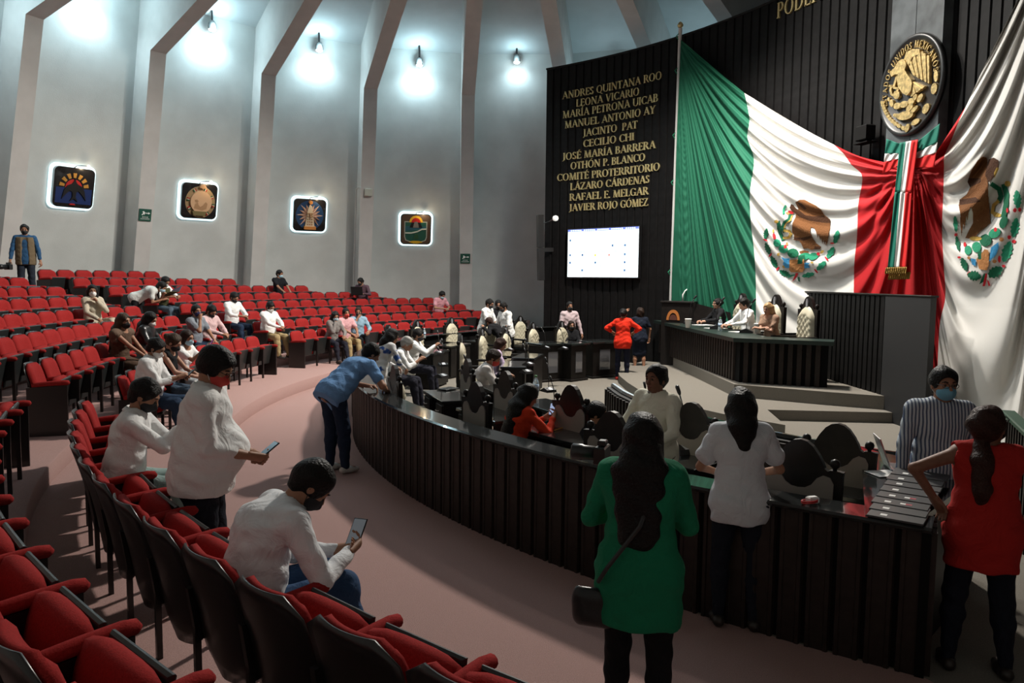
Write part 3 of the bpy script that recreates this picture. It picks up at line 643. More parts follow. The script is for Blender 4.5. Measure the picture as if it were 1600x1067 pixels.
# left wing of the bow, pinched at the middle
for nm, m, a, b in (('green_fold', M_bg, 0, .42), ('white_fold', M_bw, .42, .66), ('red_fold', M_br, .66, 1)):
    l0, l1 = np.array([1385, 217.]), np.array([1379, 272.]); m0, m1 = np.array([1410, 226.]), np.array([1405, 258.])
    strip(nm, (l0+(l1-l0)*a, m0+(m1-m0)*a, m0+(m1-m0)*b, l0+(l1-l0)*b), .62, m, 24, 12, .012, 4)
    r0_, r1_ = np.array([1468, 193.]), np.array([1459, 262.]); m0, m1 = np.array([1428, 226.]), np.array([1424, 262.])
    strip(nm, (m0+(m1-m0)*a, r0_+(r1_-r0_)*a, r0_+(r1_-r0_)*b, m0+(m1-m0)*b), .62, m, 24, 12, .012, 4)
for nm, m, a, b in (('green_ribbon', M_bg, 0, .34), ('white_ribbon', M_bw, .34, .64), ('red_ribbon', M_br, .64, 1)):
    t0, t1 = np.array([1406, 223.]), np.array([1434, 218.]); m0, m1 = np.array([1398, 300.]), np.array([1424, 300.]); b0, b1 = np.array([1387, 419.]), np.array([1416, 419.])
    strip(nm, (t0+(t1-t0)*a, t0+(t1-t0)*b, m0+(m1-m0)*b, m0+(m1-m0)*a), .68, m, 8, 20, .01, 2)
    strip(nm, (m0+(m1-m0)*a, m0+(m1-m0)*b, b0+(b1-b0)*b, b0+(b1-b0)*a), .68, m, 8, 30, .015, 2)
strip('under_ribbon', ((1418, 262), (1428, 262), (1423, 428), (1413, 428)), .62, M_br, 8, 30, .01, 2)
M_fri = mat('gold_fringe', (.42, .24, .04), .7, wave=40, bump=.6)
strip('gold_fringe', ((1384, 418), (1416, 417), (1415, 428), (1383, 428)), .70, M_fri, 30, 6, .012, 20)
strip('gold_fringe', ((1390, 426), (1422, 425), (1421, 436), (1388, 437)), .64, M_fri, 30, 6, .012, 20)
# dark projector hanging at the wall
pj = on_cyl([1352], [208], .25)[0]
o = MB().box(-.15, .15, -.10, .10, -.14, .14, .02).build('wall_projector', M_back); o.location = pj; o.rotation_euler = (0, 0, wall_az(pj)-PI/2); MB().box(-.2, .2, -.11, .11, -.19, -.175).build('bracket', M_back, o)
tag(o, 'dark boxy projector on a bracket high on the black wall', 'projector')
# ---------------------------------------------------------------- outer barrier of the chamber, boards all round
def cpt(az, R, z=0.): a = math.radians(az); return Vector((C[0]+R*math.cos(a), C[1]+R*math.sin(a), z))
BZ = .9; AZ0, AZ1 = 126.0, 237.6
bar = thing('chamber_barrier', 'long curved barrier of black upright boards round the deputies desks', 'barrier')
v = []; f = []; N = 90
for i in range(N+1):
    az = AZ0+(AZ1-AZ0)*i/N
    for r, z in ((barR(az)-.03, 0), (barR(az)-.03, BZ-.04), (barR(az)-.17, BZ-.04), (barR(az)-.17, 0)): v.append(cpt(az, r, z))
for i in range(N):
    for j in range(4): f.append((i*4+j, i*4+(j+1) % 4, (i+1)*4+(j+1) % 4, (i+1)*4+j))
f += [(3, 2, 1, 0), (N*4, N*4+1, N*4+2, N*4+3)]
mesh_obj('backing', v, f, M_back, bar)
v = []; f = []
for i in range(N+1):
    az = AZ0+(AZ1-AZ0)*i/N; b = barR(az)
    for r, z in ((b+.02, BZ-.035), (b+.035, BZ-.015), (b+.02, BZ), (b-.24, BZ), (b-.26, BZ-.02), (b-.24, BZ-.035)): v.append(cpt(az, r, z))
for i in range(N):
    for j in range(6): f.append((i*6+j, i*6+(j+1) % 6, (i+1)*6+(j+1) % 6, (i+1)*6+j))
f += [(5, 4, 3, 2, 1, 0), tuple(N*6+j for j in range(6))]
mesh_obj('top_ledge', v, f, M_top, bar)
bd = MB().prism([(-.075, 0), (.075, 0), (.066, .028), (.045, .028), (.038, .020), (-.038, .020), (-.045, .028), (-.066, .028)], 'z', .0, BZ-.04).mesh('board', M_board)
az = AZ1-.45
while az > AZ0:
    a = math.radians(az); p = cpt(az, barR(az)-.03); share('board', bd, bar, p, a-PI/2); az -= math.degrees(.172/barR(az))
# slatted end panel of the barrier, returning inward
e0 = cpt(AZ1, barR(AZ1)-.0); e1 = at(1443, 898, 0)
dv = (e1-e0); Lp_ = dv.length; ang = math.atan2(dv.y, dv.x)
ep = thing('end_panel', 'slatted black end panel closing the barrier beside the woman in red', 'panel', (e0.x, e0.y, 0), ang)
MB().box(0, Lp_, .0, .05, 0, BZ-.04).build('backing', M_back, ep)
sl = MB().prism([(-.045, -.03), (.045, -.03), (.045, .0), (-.045, .0)], 'z', 0, BZ-.04).mesh('slat', M_board)
for i in range(int(Lp_/.13)): share('slat', sl, ep, (.07+i*.13, 0, 0))
# ---------------------------------------------------------------- end table
tq = [at(1352, 806, .9), at(1430, 820, .9), at(1528, 742, .9), at(1345, 700, .9)]
et = thing('corner_table', 'polished black corner table under the row of dark folders and the laptop', 'table')
n = 4; mbt = MB(); P = [(p.x, p.y) for p in tq]
mbt.prism(P, 'z', .862, .905); mbt.build('table_top', M_top, et)
c_ = sum((p for p in tq), Vector())/4
P2_ = [(p.x*.92+c_.x*.08, p.y*.92+c_.y*.08) for p in tq]
MB().prism(P2_, 'z', 0, .862).build('cabinet', M_wood, et)
# ---------------------------------------------------------------- deputies' chairs (face +x; origin on the floor under the seat)
M_up = mat('cream_tufted', (.50, .46, .34), .55, bump=.1, bscale=60); M_upb = mat('taupe_back_cloth', (.25, .225, .20), .9, bump=.2, bscale=120)
M_sil = mat('silver_inlay', (.30, .31, .33), .4, metal=.3)
def chair_parts():
    P = {}
    half = [(.265, .30), (.28, 1.0), (.285, 1.035), (.20, 1.04), (.185, 1.03), (.165, 1.045), (.15, 1.085), (.125, 1.13), (.085, 1.185), (.045, 1.215), (.0, 1.225)]
    poly = [(y, z) for y, z in half]+[(-y, z) for y, z in half[-2::-1]]
    mb = MB(); n = len(poly)
    mb.prism([(y, z) for y, z in poly], 'x', -.285, -.235)
    P['back_frame'] = mb.mesh('back_frame', M_wood)
    mb = MB(); pz = [(.215, .40), (.228, .95), (.205, .99), (.16, 1.0), (.12, .975), (.085, .925), (.045, .90), (0, .895)]; poly = [(y, z) for y, z in pz]+[(-y, z) for y, z in pz[-2::-1]]
    mb.prism(poly, 'x', -.297, -.284); P['back_panel'] = mb.mesh('back_panel', M_upb)
    # tufted front pad
    nu, nv = 19, 31; v = []; f = []
    for i in range(nu):
        for j in range(nv):
            s, t = i/(nu-1)*2-1, j/(nv-1); top = 1.08-.14*abs(s)**2.2; z = .46+(top-.46)*t; wd = .235*(1-.14*t); y = s*wd
            edge = min(1, (1-abs(s))*5)*min(1, t*9, (1-t)*6); d = .055*edge**.5
            a_, b_ = s*2.0, t*5.5; tuft = abs(math.sin((a_+b_)*PI/1.0)*math.sin((a_-b_)*PI/1.0)); d += .022*tuft*edge if t < .82 else .012*edge
            v.append((-.235+d, y, z))
    for i in range(nu-1):
        for j in range(nv-1): b = i*nv+j; f.append((b, b+nv, b+nv+1, b+1))
    me = bpy.data.meshes.new('front_pad'); me.from_pydata(v, [], f); me.materials.append(M_up); me.polygons.foreach_set('use_smooth', [True]*len(f)); me.update(); P['front_pad'] = me
    P['crest_inlay'] = MB().prism([(0, 1.03), (.022, 1.06), (.028, 1.14), (.012, 1.19), (-.012, 1.19), (-.028, 1.14), (-.022, 1.06)], 'x', -.236, -.215).mesh('crest_inlay', M_sil)
    P['finial'] = MB().lathe([(.012, 0), (.014, .03), (.03, .045), (.034, .065), (.026, .085), (.006, .095)], n=10).mesh('finial', M_wood, True)
    P['seat'] = MB().box(-.23, .25, -.25, .25, .40, .48, .03).mesh('seat', mat('seat_taupe', (.10, .09, .07), .8)); P['seat_frame'] = MB().box(-.25, .24, -.26, .26, .33, .40, .01).mesh('seat_frame', M_wood)
    P['arm'] = MB().box(-.25, .20, -.03, .03, .60, .645, .01).box(.10, .15, -.022, .022, .36, .61).mesh('arm', M_wood)
    P['leg'] = MB().prism([(-.03, -.03), (.03, -.03), (.03, .03), (-.03, .03)], 'z', 0, .34).mesh('leg', M_wood)
    return P
CP = chair_parts()
def chamber_chair(p, yaw, label, s=1., group='high backed chamber chairs'):
    t = thing('chamber_chair', label, 'chair', (p[0], p[1], p[2] if len(p) > 2 else 0), yaw, group); t.scale = (s, s, s)
    for k in ('back_frame', 'back_panel', 'front_pad', 'crest_inlay', 'seat', 'seat_frame'): share(k, CP[k], t)
    for y in (-.225, .225): share('finial', CP['finial'], t, (-.26, y, 1.02))
    for y in (-.27, .27): share('arm', CP['arm'], t, (0, y, 0))
    for x, y in ((-.2, .2), (-.2, -.2), (.18, .2), (.18, -.2)): share('leg', CP['leg'], t, (x, y, 0))
    return t
def yawC(p): return math.atan2(C[1]-p[1], C[0]-p[0])
nearc = [(617, 570, 'by the floral dress at the left bend'), (745, 596, 'behind the woman in orange red'), (957, 642, 'behind the barrier, left of the woman in green'), (1252, 685, 'behind the barrier, left of the charger'),
         (731, 560, 'second row, behind the red mask man'), (791, 579, 'second row, left of the long black hair'), (894, 601, 'second row, right of the clear water bottle'), (1082, 628, 'second row, between smiling man and white blouse'), (1310, 661, 'second row, before the white paper sheet')]
for x, y, t in nearc:
    p = at(x, y, 1.225); yw = yawC(p); chamber_chair((p.x+.26*math.cos(yw), p.y+.26*math.sin(yw), 0), yw, 'dark high backed chair, taupe back, '+t)
farc = [(608, 507, 'behind the woman in floral blouse'), (652, 500, 'behind the black mask phone reader'), (705.6, 495.5, 'tall one left of the standing group'), (720.5, 521, 'narrow one seen from the side left of centre'), (753, 512, 'just above the seated man with red mask'), (765, 498, 'behind the bending black jacket'), (790, 509, 'right of the lilac blouse'), (813, 493, 'at the elbow of the standing man in white'), (833, 503, 'standing alone left of the last far chair'), (878, 501, 'rightmost of the far side, before the plaid shirt')]
FARP = []
for x, y, t in farc:
    p = at(x, y, 1.3); p.z = 0; yw = yawC(p); q = Vector((p.x+.25*math.cos(yw), p.y+.25*math.sin(yw), 0)); FARP.append((q, yw))
    chamber_chair(q, yw, 'cream tufted high backed chair, '+t, 1.06)
# ---------------------------------------------------------------- desks
def desk_parts(w, d, h):
    P = {}
    P['desk_top'] = MB().box(-d/2, d/2, -w/2, w/2, h-.04, h, .006).mesh('desk_top', M_top)
    P['front_panel'] = MB().box(d/2-.05, d/2-.02, -w/2+.02, w/2-.02, .05, h-.04).mesh('front_panel', M_wood)
    P['pedestal'] = MB().box(-d/2+.03, d/2-.06, -.17, .17, 0, h-.04, .008).mesh('pedestal', M_wood)
    P['drawer'] = MB().box(-d/2+.01, -d/2+.03, -.145, .145, 0, .15, .004).mesh('drawer', M_wood)
    P['handle'] = MB().tube([(-d/2, -.05, .075), (-d/2-.02, -.045, .075), (-d/2-.02, .045, .075), (-d/2, .05, .075)], .006, 6).mesh('handle', M_chrome)
    return P
DP = desk_parts(.98, .46, .76)
def desk(p, yaw, label, ped=(-.3, .3)):
    t = thing('deputy_desk', label, 'desk', (p[0], p[1], 0), yaw, 'black deputies desks')
    share('desk_top', DP['desk_top'], t); share('front_panel', DP['front_panel'], t)
    for y in ped:
        share('pedestal', DP['pedestal'], t, (0, y, 0))
        for z in (.38, .54):
            d_ = share('drawer', DP['drawer'], t, (0, y, z)); share('handle', DP['handle'], d_)
    return t
odl = ['under the folders corner, right of the white blouse', 'with the microphone behind the woman in green', 'under the phone of the woman in orange red', 'left of the woman in orange red', 'with the tablet, at the left bend']
DESKS = []
for az, t in zip((233.0, 224.6, 217.4, 209.5, 201.0), odl): p = cpt(az, 9.66); DESKS.append((p, yawC(p))); desk(p, yawC(p), 'black desk of the outer row, '+t)
idl = ['below the open laptop', 'in front of the white blouse', 'before the smiling man', 'with the water bottle', 'before the man with red mask']
for az, t in zip((233.5, 225.6, 217.8, 208.6, 199.5), idl): p = cpt(az, 8.78); DESKS.append((p, yawC(p))); desk(p, yawC(p), 'black desk of the inner row, '+t)
for i, ((q, yw), (x, y, t)) in enumerate(zip(FARP, farc)):
    if x in (765, 790, 813, 833, 878): continue
    p = (q.x+.72*math.cos(yw), q.y+.72*math.sin(yw)); desk(p, yw, 'black far desk before the cream chair '+t.split(',')[0])
# three desks at the far front with framed glass
M_glass = mat('dark_framed_glass', (.10, .10, .11), .06, spec=.8, coat=1)
for i, (x0, x1, y, t) in enumerate(((846, 880, 598, 'leftmost'), (892, 915, 597, 'middle'), (926, 962, 592, 'rightmost'))):
    a, b = at(x0, y, 0), at(x1, y-3, 0); ax = (b-a); w = ax.length; t_ = thing('pedestal_desk', 'tall black desk with framed glass front, %s of three' % t, 'desk', group='tall desks with glass fronts')
    t_.matrix_world = frame_at(((a.x+b.x)/2, (a.y+b.y)/2, 0), ax)
    MB().box(-w/2, w/2, 0, .5, .06, .82, .008).build('cabinet', M_wood, t_); MB().box(-w/2-.04, w/2+.04, -.04, .54, 0, .06, .01).build('plinth', M_wood, t_); MB().box(-w/2-.06, w/2+.06, -.06, .56, .82, .87, .008).build('desk_top', M_top, t_)
    MB().box(-w*.22, w*.22, -.012, .0, .2, .68, .004).build('glass_panel', M_glass, t_)
a, b = at(843, 540, .85), at(962, 533, .85)
# inner low partition, slatted
ip = [at(x, y, .85) for x, y in ((958, 604), (975, 616), (1010, 633), (1060, 648), (1127, 664), (1200, 680), (1242, 688), (1300, 699), (1370, 710), (1440, 720), (1500, 728))]
ipt = thing('inner_partition', 'low curved slatted black partition before the round platform', 'partition')
v = []; f = []
for i, p in enumerate(ip):
    nrm = Vector((C[0]-p.x, C[1]-p.y, 0)).normalized()
    for o_, z in ((0, 0), (0, .85), (-.10, .85), (-.10, 0)): v.append((p.x+nrm.x*o_, p.y+nrm.y*o_, z))
for i in range(len(ip)-1):
    for j in range(4): f.append((i*4+j, (i+1)*4+j, (i+1)*4+(j+1) % 4, i*4+(j+1) % 4))
f += [(0, 1, 2, 3), tuple((len(ip)-1)*4+j for j in (3, 2, 1, 0))]
mesh_obj('backing', v, f, M_wood, ipt)
sl2 = MB().prism([(-.03, -.02), (.03, -.02), (.03, .02), (-.03, .02)], 'z', 0, .83).mesh('slat', M_board)
for a, b in zip(ip, ip[1:]):
    L_ = (b-a).length; nn = max(1, int(L_/.115)); yw = math.atan2(b.y-a.y, b.x-a.x)
    for i in range(nn):
        p = a.lerp(b, (i+.5)/nn); nrm = Vector((C[0]-p.x, C[1]-p.y, 0)).normalized()
        share('slat', sl2, ipt, (p.x+nrm.x*.02, p.y+nrm.y*.02, 0), yw); share('slat', sl2, ipt, (p.x-nrm.x*.12, p.y-nrm.y*.12, 0), yw)
mb = MB(); mb.tube([(p.x+(C[0]-p.x)*0, p.y, .865) for p in ip], .035, 6); mb.build('top_rail', M_top, ipt)
# ---------------------------------------------------------------- screen wall behind the presidium
sw0, sw1 = at(1467, 462, 2.0), at(1178, 452, 2.0); sw1 = Vector((6.08, 18.9, 0)); sw0 = Vector((6.30, 11.25, 0))
dv = sw1-sw0; SL = dv.length; swt = thing('screen_wall', 'tall black slatted screen wall behind the presidium seats', 'screen wall', (sw0.x, sw0.y, 0), math.atan2(dv.y, dv.x))
MB().box(0, SL, -.05, 0, 0, 2.08).build('backing', mat('screen_black', (.012, .012, .013), .6), swt); MB().box(-.02, SL+.02, -.07, .05, 2.08, 2.11, .008).build('cap_rail', M_wood, swt)
MB().box(0, 1.3, 0, .04, 0, 2.08, .006).build('plain_panel', mat('screen_black', (.012, .012, .013), .6), swt)
sl3 = MB().prism([(-.07, 0), (.07, 0), (.06, .03), (-.06, .03)], 'z', .02, 2.07).mesh('board', M_wallboard)
for i in range(int((SL-1.4)/.17)): share('board', sl3, swt, (1.4+i*.17, 0, 0))
# ---------------------------------------------------------------- presidium table
ZT = 1.25
A_, B_, C_ = at(1021, 500, ZT), at(1146, 528, ZT), at(1303, 534, ZT)
pt = thing('presidium_table', 'large angled black presidium table with slatted front and green top', 'table')
top = [(A_.x, A_.y), (B_.x, B_.y), (C_.x, C_.y), (C_.x+.25, C_.y+.55), (B_.x+.78, B_.y+.45), (A_.x+.78, A_.y-.1)]
MB().prism([(x, y) for x, y in top], 'z', ZT-.075, ZT).build('table_top', M_greentop, pt)
sl4 = MB().prism([(-.05, -.0), (.05, -.0), (.04, .04), (-.04, .04)], 'z', .41, ZT-.075).mesh('slat', M_board)
for (a, b) in ((A_, B_), (B_, C_)):
    d_ = (b-a); L_ = d_.length; d_.normalize(); nn = Vector((-d_.y, d_.x, 0)); 
    a2 = a+nn*.16+d_*.12; 
    m_ = frame_at((a2.x, a2.y, 0), d_); fr = MB(); 
    o = MB().box(0, L_-.2, -.0, .06, .41, ZT-.075).build('front_panel', M_back, pt); o.matrix_local = m_
    for i in range(int((L_-.3)/.155)):
        o = share('slat', sl4, pt); p = a2+d_*(.1+i*.155); o.location = (p.x, p.y, 0); o.rotation_euler = (0, 0, math.atan2(d_.y, d_.x)+PI)
# presidium chairs
pch = [(1161, 458, 'behind the man in white at the presidium'), (1214, 460, 'behind the blonde woman at the presidium'), (1265, 463, 'empty at the right of the blonde woman')]
for (x, y, t), Y_ in zip(pch, (16.5, 15.3, 14.45)):
    p = atY(x, y, Y_); sc_ = (p.z-.41)/1.225; p.z = .41; p = p+Vector((.26*sc_*math.cos(PI+.25), .26*sc_*math.sin(PI+.25), 0)); c_h = chamber_chair(p, PI+.25, 'cream tufted high backed chair, '+t, sc_); c_h.scale = (sc_, sc_*.82, sc_)
# lectern
la, lb = atY(1034, 470, 18.9), atY(1084, 471, 18.5)
lec = thing('lectern', 'black lectern with orange arch emblem at the far end of the presidium', 'lectern'); lec.matrix_world = frame_at(((la.x+lb.x)/2, (la.y+lb.y)/2, 0), lb-la); hw = (lb-la).length/2; lz = la.z
MB().box(-hw, hw, 0, .5, .18, lz-.05, .01).build('cabinet', M_wood, lec); MB().box(-hw-.03, hw+.03, -.04, .54, lz-.05, lz, .01).build('desk_top', M_wood, lec)
mb = MB(); n = 14; ez = atY(1047, 497, 18.7).z-.05
P = [(.17*math.cos(PI*i/n)-.1, ez+.26*math.sin(PI*i/n)) for i in range(n+1)]+[(.11*math.cos(PI*i/n)-.1, ez+.18*math.sin(PI*i/n)) for i in range(n, -1, -1)]
for i in range(n): flat_poly(mb, [P[i], P[i+1], P[2*n-i], P[2*n+1-i]], -.02, 0)
mb.build('arch_emblem', mat('emblem_orange_wood', (.42, .14, .03), .5), lec)
mb = MB(); flat_poly(mb, [(.1*math.cos(PI*i/n)-.1, ez+.14*math.sin(PI*i/n)) for i in range(n+1)], -.015, 0); mb.build('emblem_centre', mat('emblem_dark_red', (.09, .025, .015), .6), lec)
# dark low screen behind the first presidium seat
s0, s1 = atY(1084, 473, 18.4), atY(1182, 499, 17.4)
v = [(s0.x, s0.y, .18), (s1.x, s1.y, .18), (s1.x, s1.y, s1.z), (s0.x, s0.y, s0.z)]; mb = MB(); mb.add(v+[(x, y+.12, z) for x, y, z in v], [(0, 1, 2, 3), (7, 6, 5, 4), (0, 4, 5, 1), (1, 5, 6, 2), (2, 6, 7, 3), (3, 7, 4, 0)])
tag(mb.build('sloping_screen', M_wood), 'low black screen with sloping top beside the lectern', 'screen wall')
# ---------------------------------------------------------------- microphones
MICP = {'base': MB().prism([(-.09, 0), (.09, 0), (.08, .035), (.0, .06), (-.09, .02)], 'y', -.075, .075).mesh('base', M_black), 'label_strip': MB().prism([(.002, .0605), (.08, .036), (.08, .038), (.002, .0625)], 'y', -.03, .03).mesh('label_strip', mat('pale_label', (.6, .62, .66), .3)),
        'gooseneck': MB().tube([(-.0, 0, .05), (0, 0, .2), (-.02, 0, .33), (-.07, 0, .42)], .006, 6).mesh('gooseneck', M_black, True), 'capsule': MB().tube([(-.06, 0, .405), (-.07, 0, .42), (-.10, 0, .46), (-.105, 0, .467)], [.008, .014, .015, .008], 8).mesh('capsule', M_black, True)}
def mic(p, yaw, label, s=1.):
    t = thing('desk_microphone', label, 'microphone', p, yaw, 'gooseneck desk microphones'); t.scale = (s, s, s)
    for k in MICP: share(k, MICP[k], t)
    return t
mic(at(1067, 706, .762), math.radians(-70), 'gooseneck microphone with pale label strip, nearest behind the woman in green', 1.25)
mic(at(857, 612, .762), math.radians(-60), 'gooseneck microphone right of the clear water bottle')
mic(at(730, 607, .762), math.radians(-60), 'gooseneck microphone right of the black tablet')
mic(at(1010, 668, .762), math.radians(-80), 'gooseneck microphone in front of the smiling man')
mic(at(866, 655, .762), math.radians(-60), 'gooseneck microphone before the phone of the woman in orange red')
for i, (x, y, t) in enumerate(((692, 572, 'upper left of the far desks'), (686, 553, 'before the grey haired man'), (822, 583, 'left far desk beside the red mask man'), (826, 571, 'before the lilac blouse'), (690, 590, 'beside the oval reflection'), (880, 546, 'on the tall desk under the far cream chair'), (795, 548, 'far centre desk'), (852, 545, 'far desk before the lone chair'))):
    mic(at(x, y, .80), math.radians(-70+i*7), 'gooseneck microphone, '+t)
for x, y, t in ((1077, 506, 'left on the presidium table'), (1119, 514, 'centre of the presidium table'), (1166, 520, 'right on the presidium table')): mic(at(x, y, ZT+.002), math.radians(160), 'black gooseneck microphone, '+t, 1.5)
lm = thing('lectern_microphone', 'white and black gooseneck microphone on the lectern', 'microphone', (la.x+.55, la.y+.1, lz))
MB().tube([(0, 0, 0), (0, 0, .16), (.06, 0, .26), (.12, 0, .3)], .018, 8).build('gooseneck', M_white, lm, True); MB().tube([(.12, 0, .3), (.25, 0, .38), (.33, 0, .45), (.36, 0, .47)], [.012, .018, .045, .03], 8).build('capsule', M_black, lm, True)
# ---------------------------------------------------------------- things on desks
def bottle(p, label, s=1., cap=(.1, .3, .12)):
    t = thing('water_bottle', label, 'bottle', p); t.scale = (s, s, s)
    MB().lathe([(.03, 0), (.033, .01), (.033, .06), (.030, .065), (.033, .07), (.033, .14), (.028, .16), (.014, .19), (.013, .205)], n=14).build('bottle_body', mat('clear_plastic', (.75, .85, .9), .08, trans=.75), t, True)
    MB().lathe([(.0335, .075), (.0338, .125)], n=14).build('paper_band', mat('bottle_band', (.45, .6, .8), .5), t, True)
    MB().lathe([(.015, .2), (.015, .222), (.005, .224)], n=12).build('cap', mat('cap%.1f' % cap[0], cap, .5), t, True)
bottle(at(837, 619, .762), 'clear water bottle with green cap left of the inner desk microphone', 1.25)
bottle(at(1125, 517, ZT+.002), 'clear water bottle standing on the presidium table', 1.3, (.1, .15, .5))
bottle(at(663, 528, .95), 'small clear bottle with white cap beside the tall cream chair', 1., (.8, .8, .8))
for x, y, t in ((1075, 512, 'leftmost on the presidium table'), (1184, 521, 'before the blonde woman')):
    c = thing('foam_cup', 'white foam cup, '+t, 'cup', at(x, y, ZT+.002)); MB().lathe([(.035, 0), (.05, .14), (.054, .145), (.05, .15), (.046, .14), (.03, .01)], n=16).build('cup_body', M_white, c, True); c.scale = (1.5, 1.5, 1.35)
def paper(p, w, d, yaw, label, m=M_white, h=.004, name='paper_sheet'):
    o = MB().box(-w/2, w/2, -d/2, d/2, 0, h).build(name, m); o.location = p; o.rotation_euler = (0, 0, yaw); return tag(o, label, {'paper_sheet': 'paper', 'tablet_folder': 'folder'}.get(name, 'paper'))
paper(at(1381, 740, .91), .20, .17, .2, 'blank white sheet of paper on the corner table'); 
for x, y, t in ((1098, 508, 'before the woman in black blazer'), (1118, 513, 'beside the presidium bottle'), (1158, 519, 'before the man in white')): paper(at(x, y, ZT+.003), .42, .3, .4, 'white papers on the presidium table '+t, h=.01)
o = paper(at(567, 603, .905), .22, .30, 1.2, 'white note paper hanging over the barrier under the blue T-shirt', h=.003)
o.rotation_euler = (.35, .25, 1.2)
# eight dark folders overlapped in a row, each with a pale label
M_fold = mat('dark_folder', (.035, .035, .037), .45); M_wlab = mat('label_white', (.75, .75, .72), .6); M_rlab = mat('label_red', (.35, .02, .04), .6)
la_, lb_ = at(1360, 806, .905), at(1428, 818, .905); fy = math.atan2(lb_.y-la_.y, lb_.x-la_.x)
fpx = [(1381, 804), (1384.5, 795), (1387, 786), (1394, 778), (1399, 770), (1405, 762), (1407.5, 755), (1414.5, 748)]
od = ['nearest', 'second', 'third', 'fourth', 'fifth', 'sixth', 'seventh', 'farthest']
for i, (x, y) in enumerate(fpx):
    p = at(x, y, .92); t = thing('tablet_folder', 'dark folder with small white label, %s of the eight on the corner table' % od[i], 'folder', (p.x, p.y, .908+.0055*i), fy, 'row of dark folders')
    w = .30+.006*i
    MB().box(-.085, w-.085, -.06, .15, 0, .012, .002).build('cover', M_fold, t); MB().box(-.018, .018, -.02, .018, .012, .0128).build('paper_label', M_wlab, t)
    if i in (3, 2): MB().box(.07, .10, -.015, .015, .012, .0128).build('paper_label', M_wlab, t); MB().box(.10, .135, -.015, .015, .012, .0128).build('red_label', M_rlab, t)
# laptop
lp = at(1425, 732, .912); lt = thing('laptop', 'open silver laptop at the back of the corner table', 'laptop', (lp.x, lp.y, .907), -.25)
M_al = mat('laptop_silver', (.42, .42, .44), .25, metal=.9)
MB().box(-.17, .17, -.12, .12, 0, .015, .003).build('base', M_al, lt); MB().box(-.14, .06, -.07, .09, .015, .0165).build('keyboard', mat('keys_dark', (.02, .012, .015), .5), lt)
mb = MB(); mb.box(-.01, .0, -.12, .12, 0, .24, .002); ld = mb.build('lid', M_al, lt); ld.location = (-.165, 0, .012); ld.rotation_euler = (0, -.35, 0)
# charger with red cable
cp_ = at(1268, 787, .9); ch = thing('phone_charger', 'white phone charger with coiled red cable on the barrier ledge', 'charger', (cp_.x, cp_.y, .902), .3)
MB().box(-.03, .04, -.022, .022, 0, .045, .008).build('plug_body', M_white, ch); MB().tube([(-.07+.055*math.cos(i*.5)+.05, -.005+.03*math.sin(i*.5), .006+.0008*i) for i in range(26)], .005, 6).build('cable', mat('red_cable', (.55, .03, .03), .5), ch, True)
# books, bottle of gel, pencil, phone near the woman in orange red
bk = at(904, 668, .765); bt = thing('notebook', 'thick pink and orange notebook on the desk right of the phone', 'notebook', bk, .35)
MB().box(-.13, .13, -.09, .09, .003, .03).build('pages', M_white, bt); MB().box(-.135, .135, -.095, .095, .03, .035, .001).build('cover', mat('notebook_pink', (.55, .32, .27), .6, col2=(.55, .2, .2), nscale=14), bt); MB().box(-.135, .135, -.095, .095, 0, .004).build('cover', mat('notebook_purple', (.2, .15, .3), .6), bt)
o = MB().tube([(-.07, 0, .022), (.05, 0, .022), (.055, 0, .022), (.08, 0, .022)], [.022, .022, .012, .012], 12).build('gel_bottle', M_white, None, True); o.location = at(879, 663, .765); o.rotation_euler = (0, 0, .3); tag(o, 'small white gel bottle lying on the desk beside the notebook', 'bottle')
o = MB().tube([(-.09, 0, .006), (.08, 0, .006), (.1, 0, .006)], [.005, .005, .001], 6).build('pencil', mat('pencil_yellow', (.6, .3, .03), .5)); o.location = at(873, 671, .765); o.rotation_euler = (0, 0, 1.0); tag(o, 'yellow pencil in front of the white gel bottle', 'pencil')
tp = at(700, 608, .765); tb = thing('tablet', 'black tablet in a folio case on the far left desk', 'tablet', tp, .9); MB().box(-.13, .13, -.09, .09, 0, .015, .003).build('case', M_black, tb)
# green railing at the right edge
ra, rb2 = at(1577, 642, 1.05), at(1690, 745, 1.05); dv = rb2-ra; rl = thing('handrail', 'dark green topped black railing at the right edge', 'railing', (ra.x, ra.y, 0), math.atan2(dv.y, dv.x))
MB().box(-.05, dv.length, -.06, .06, 1.0, 1.05, .01).build('top_rail', mat('rail_green', (.01, .055, .03), .4), rl)
for i in range(12): MB().box(i*.13, i*.13+.05, -.02, .02, 0, 1.0).build('baluster', M_wood, rl)
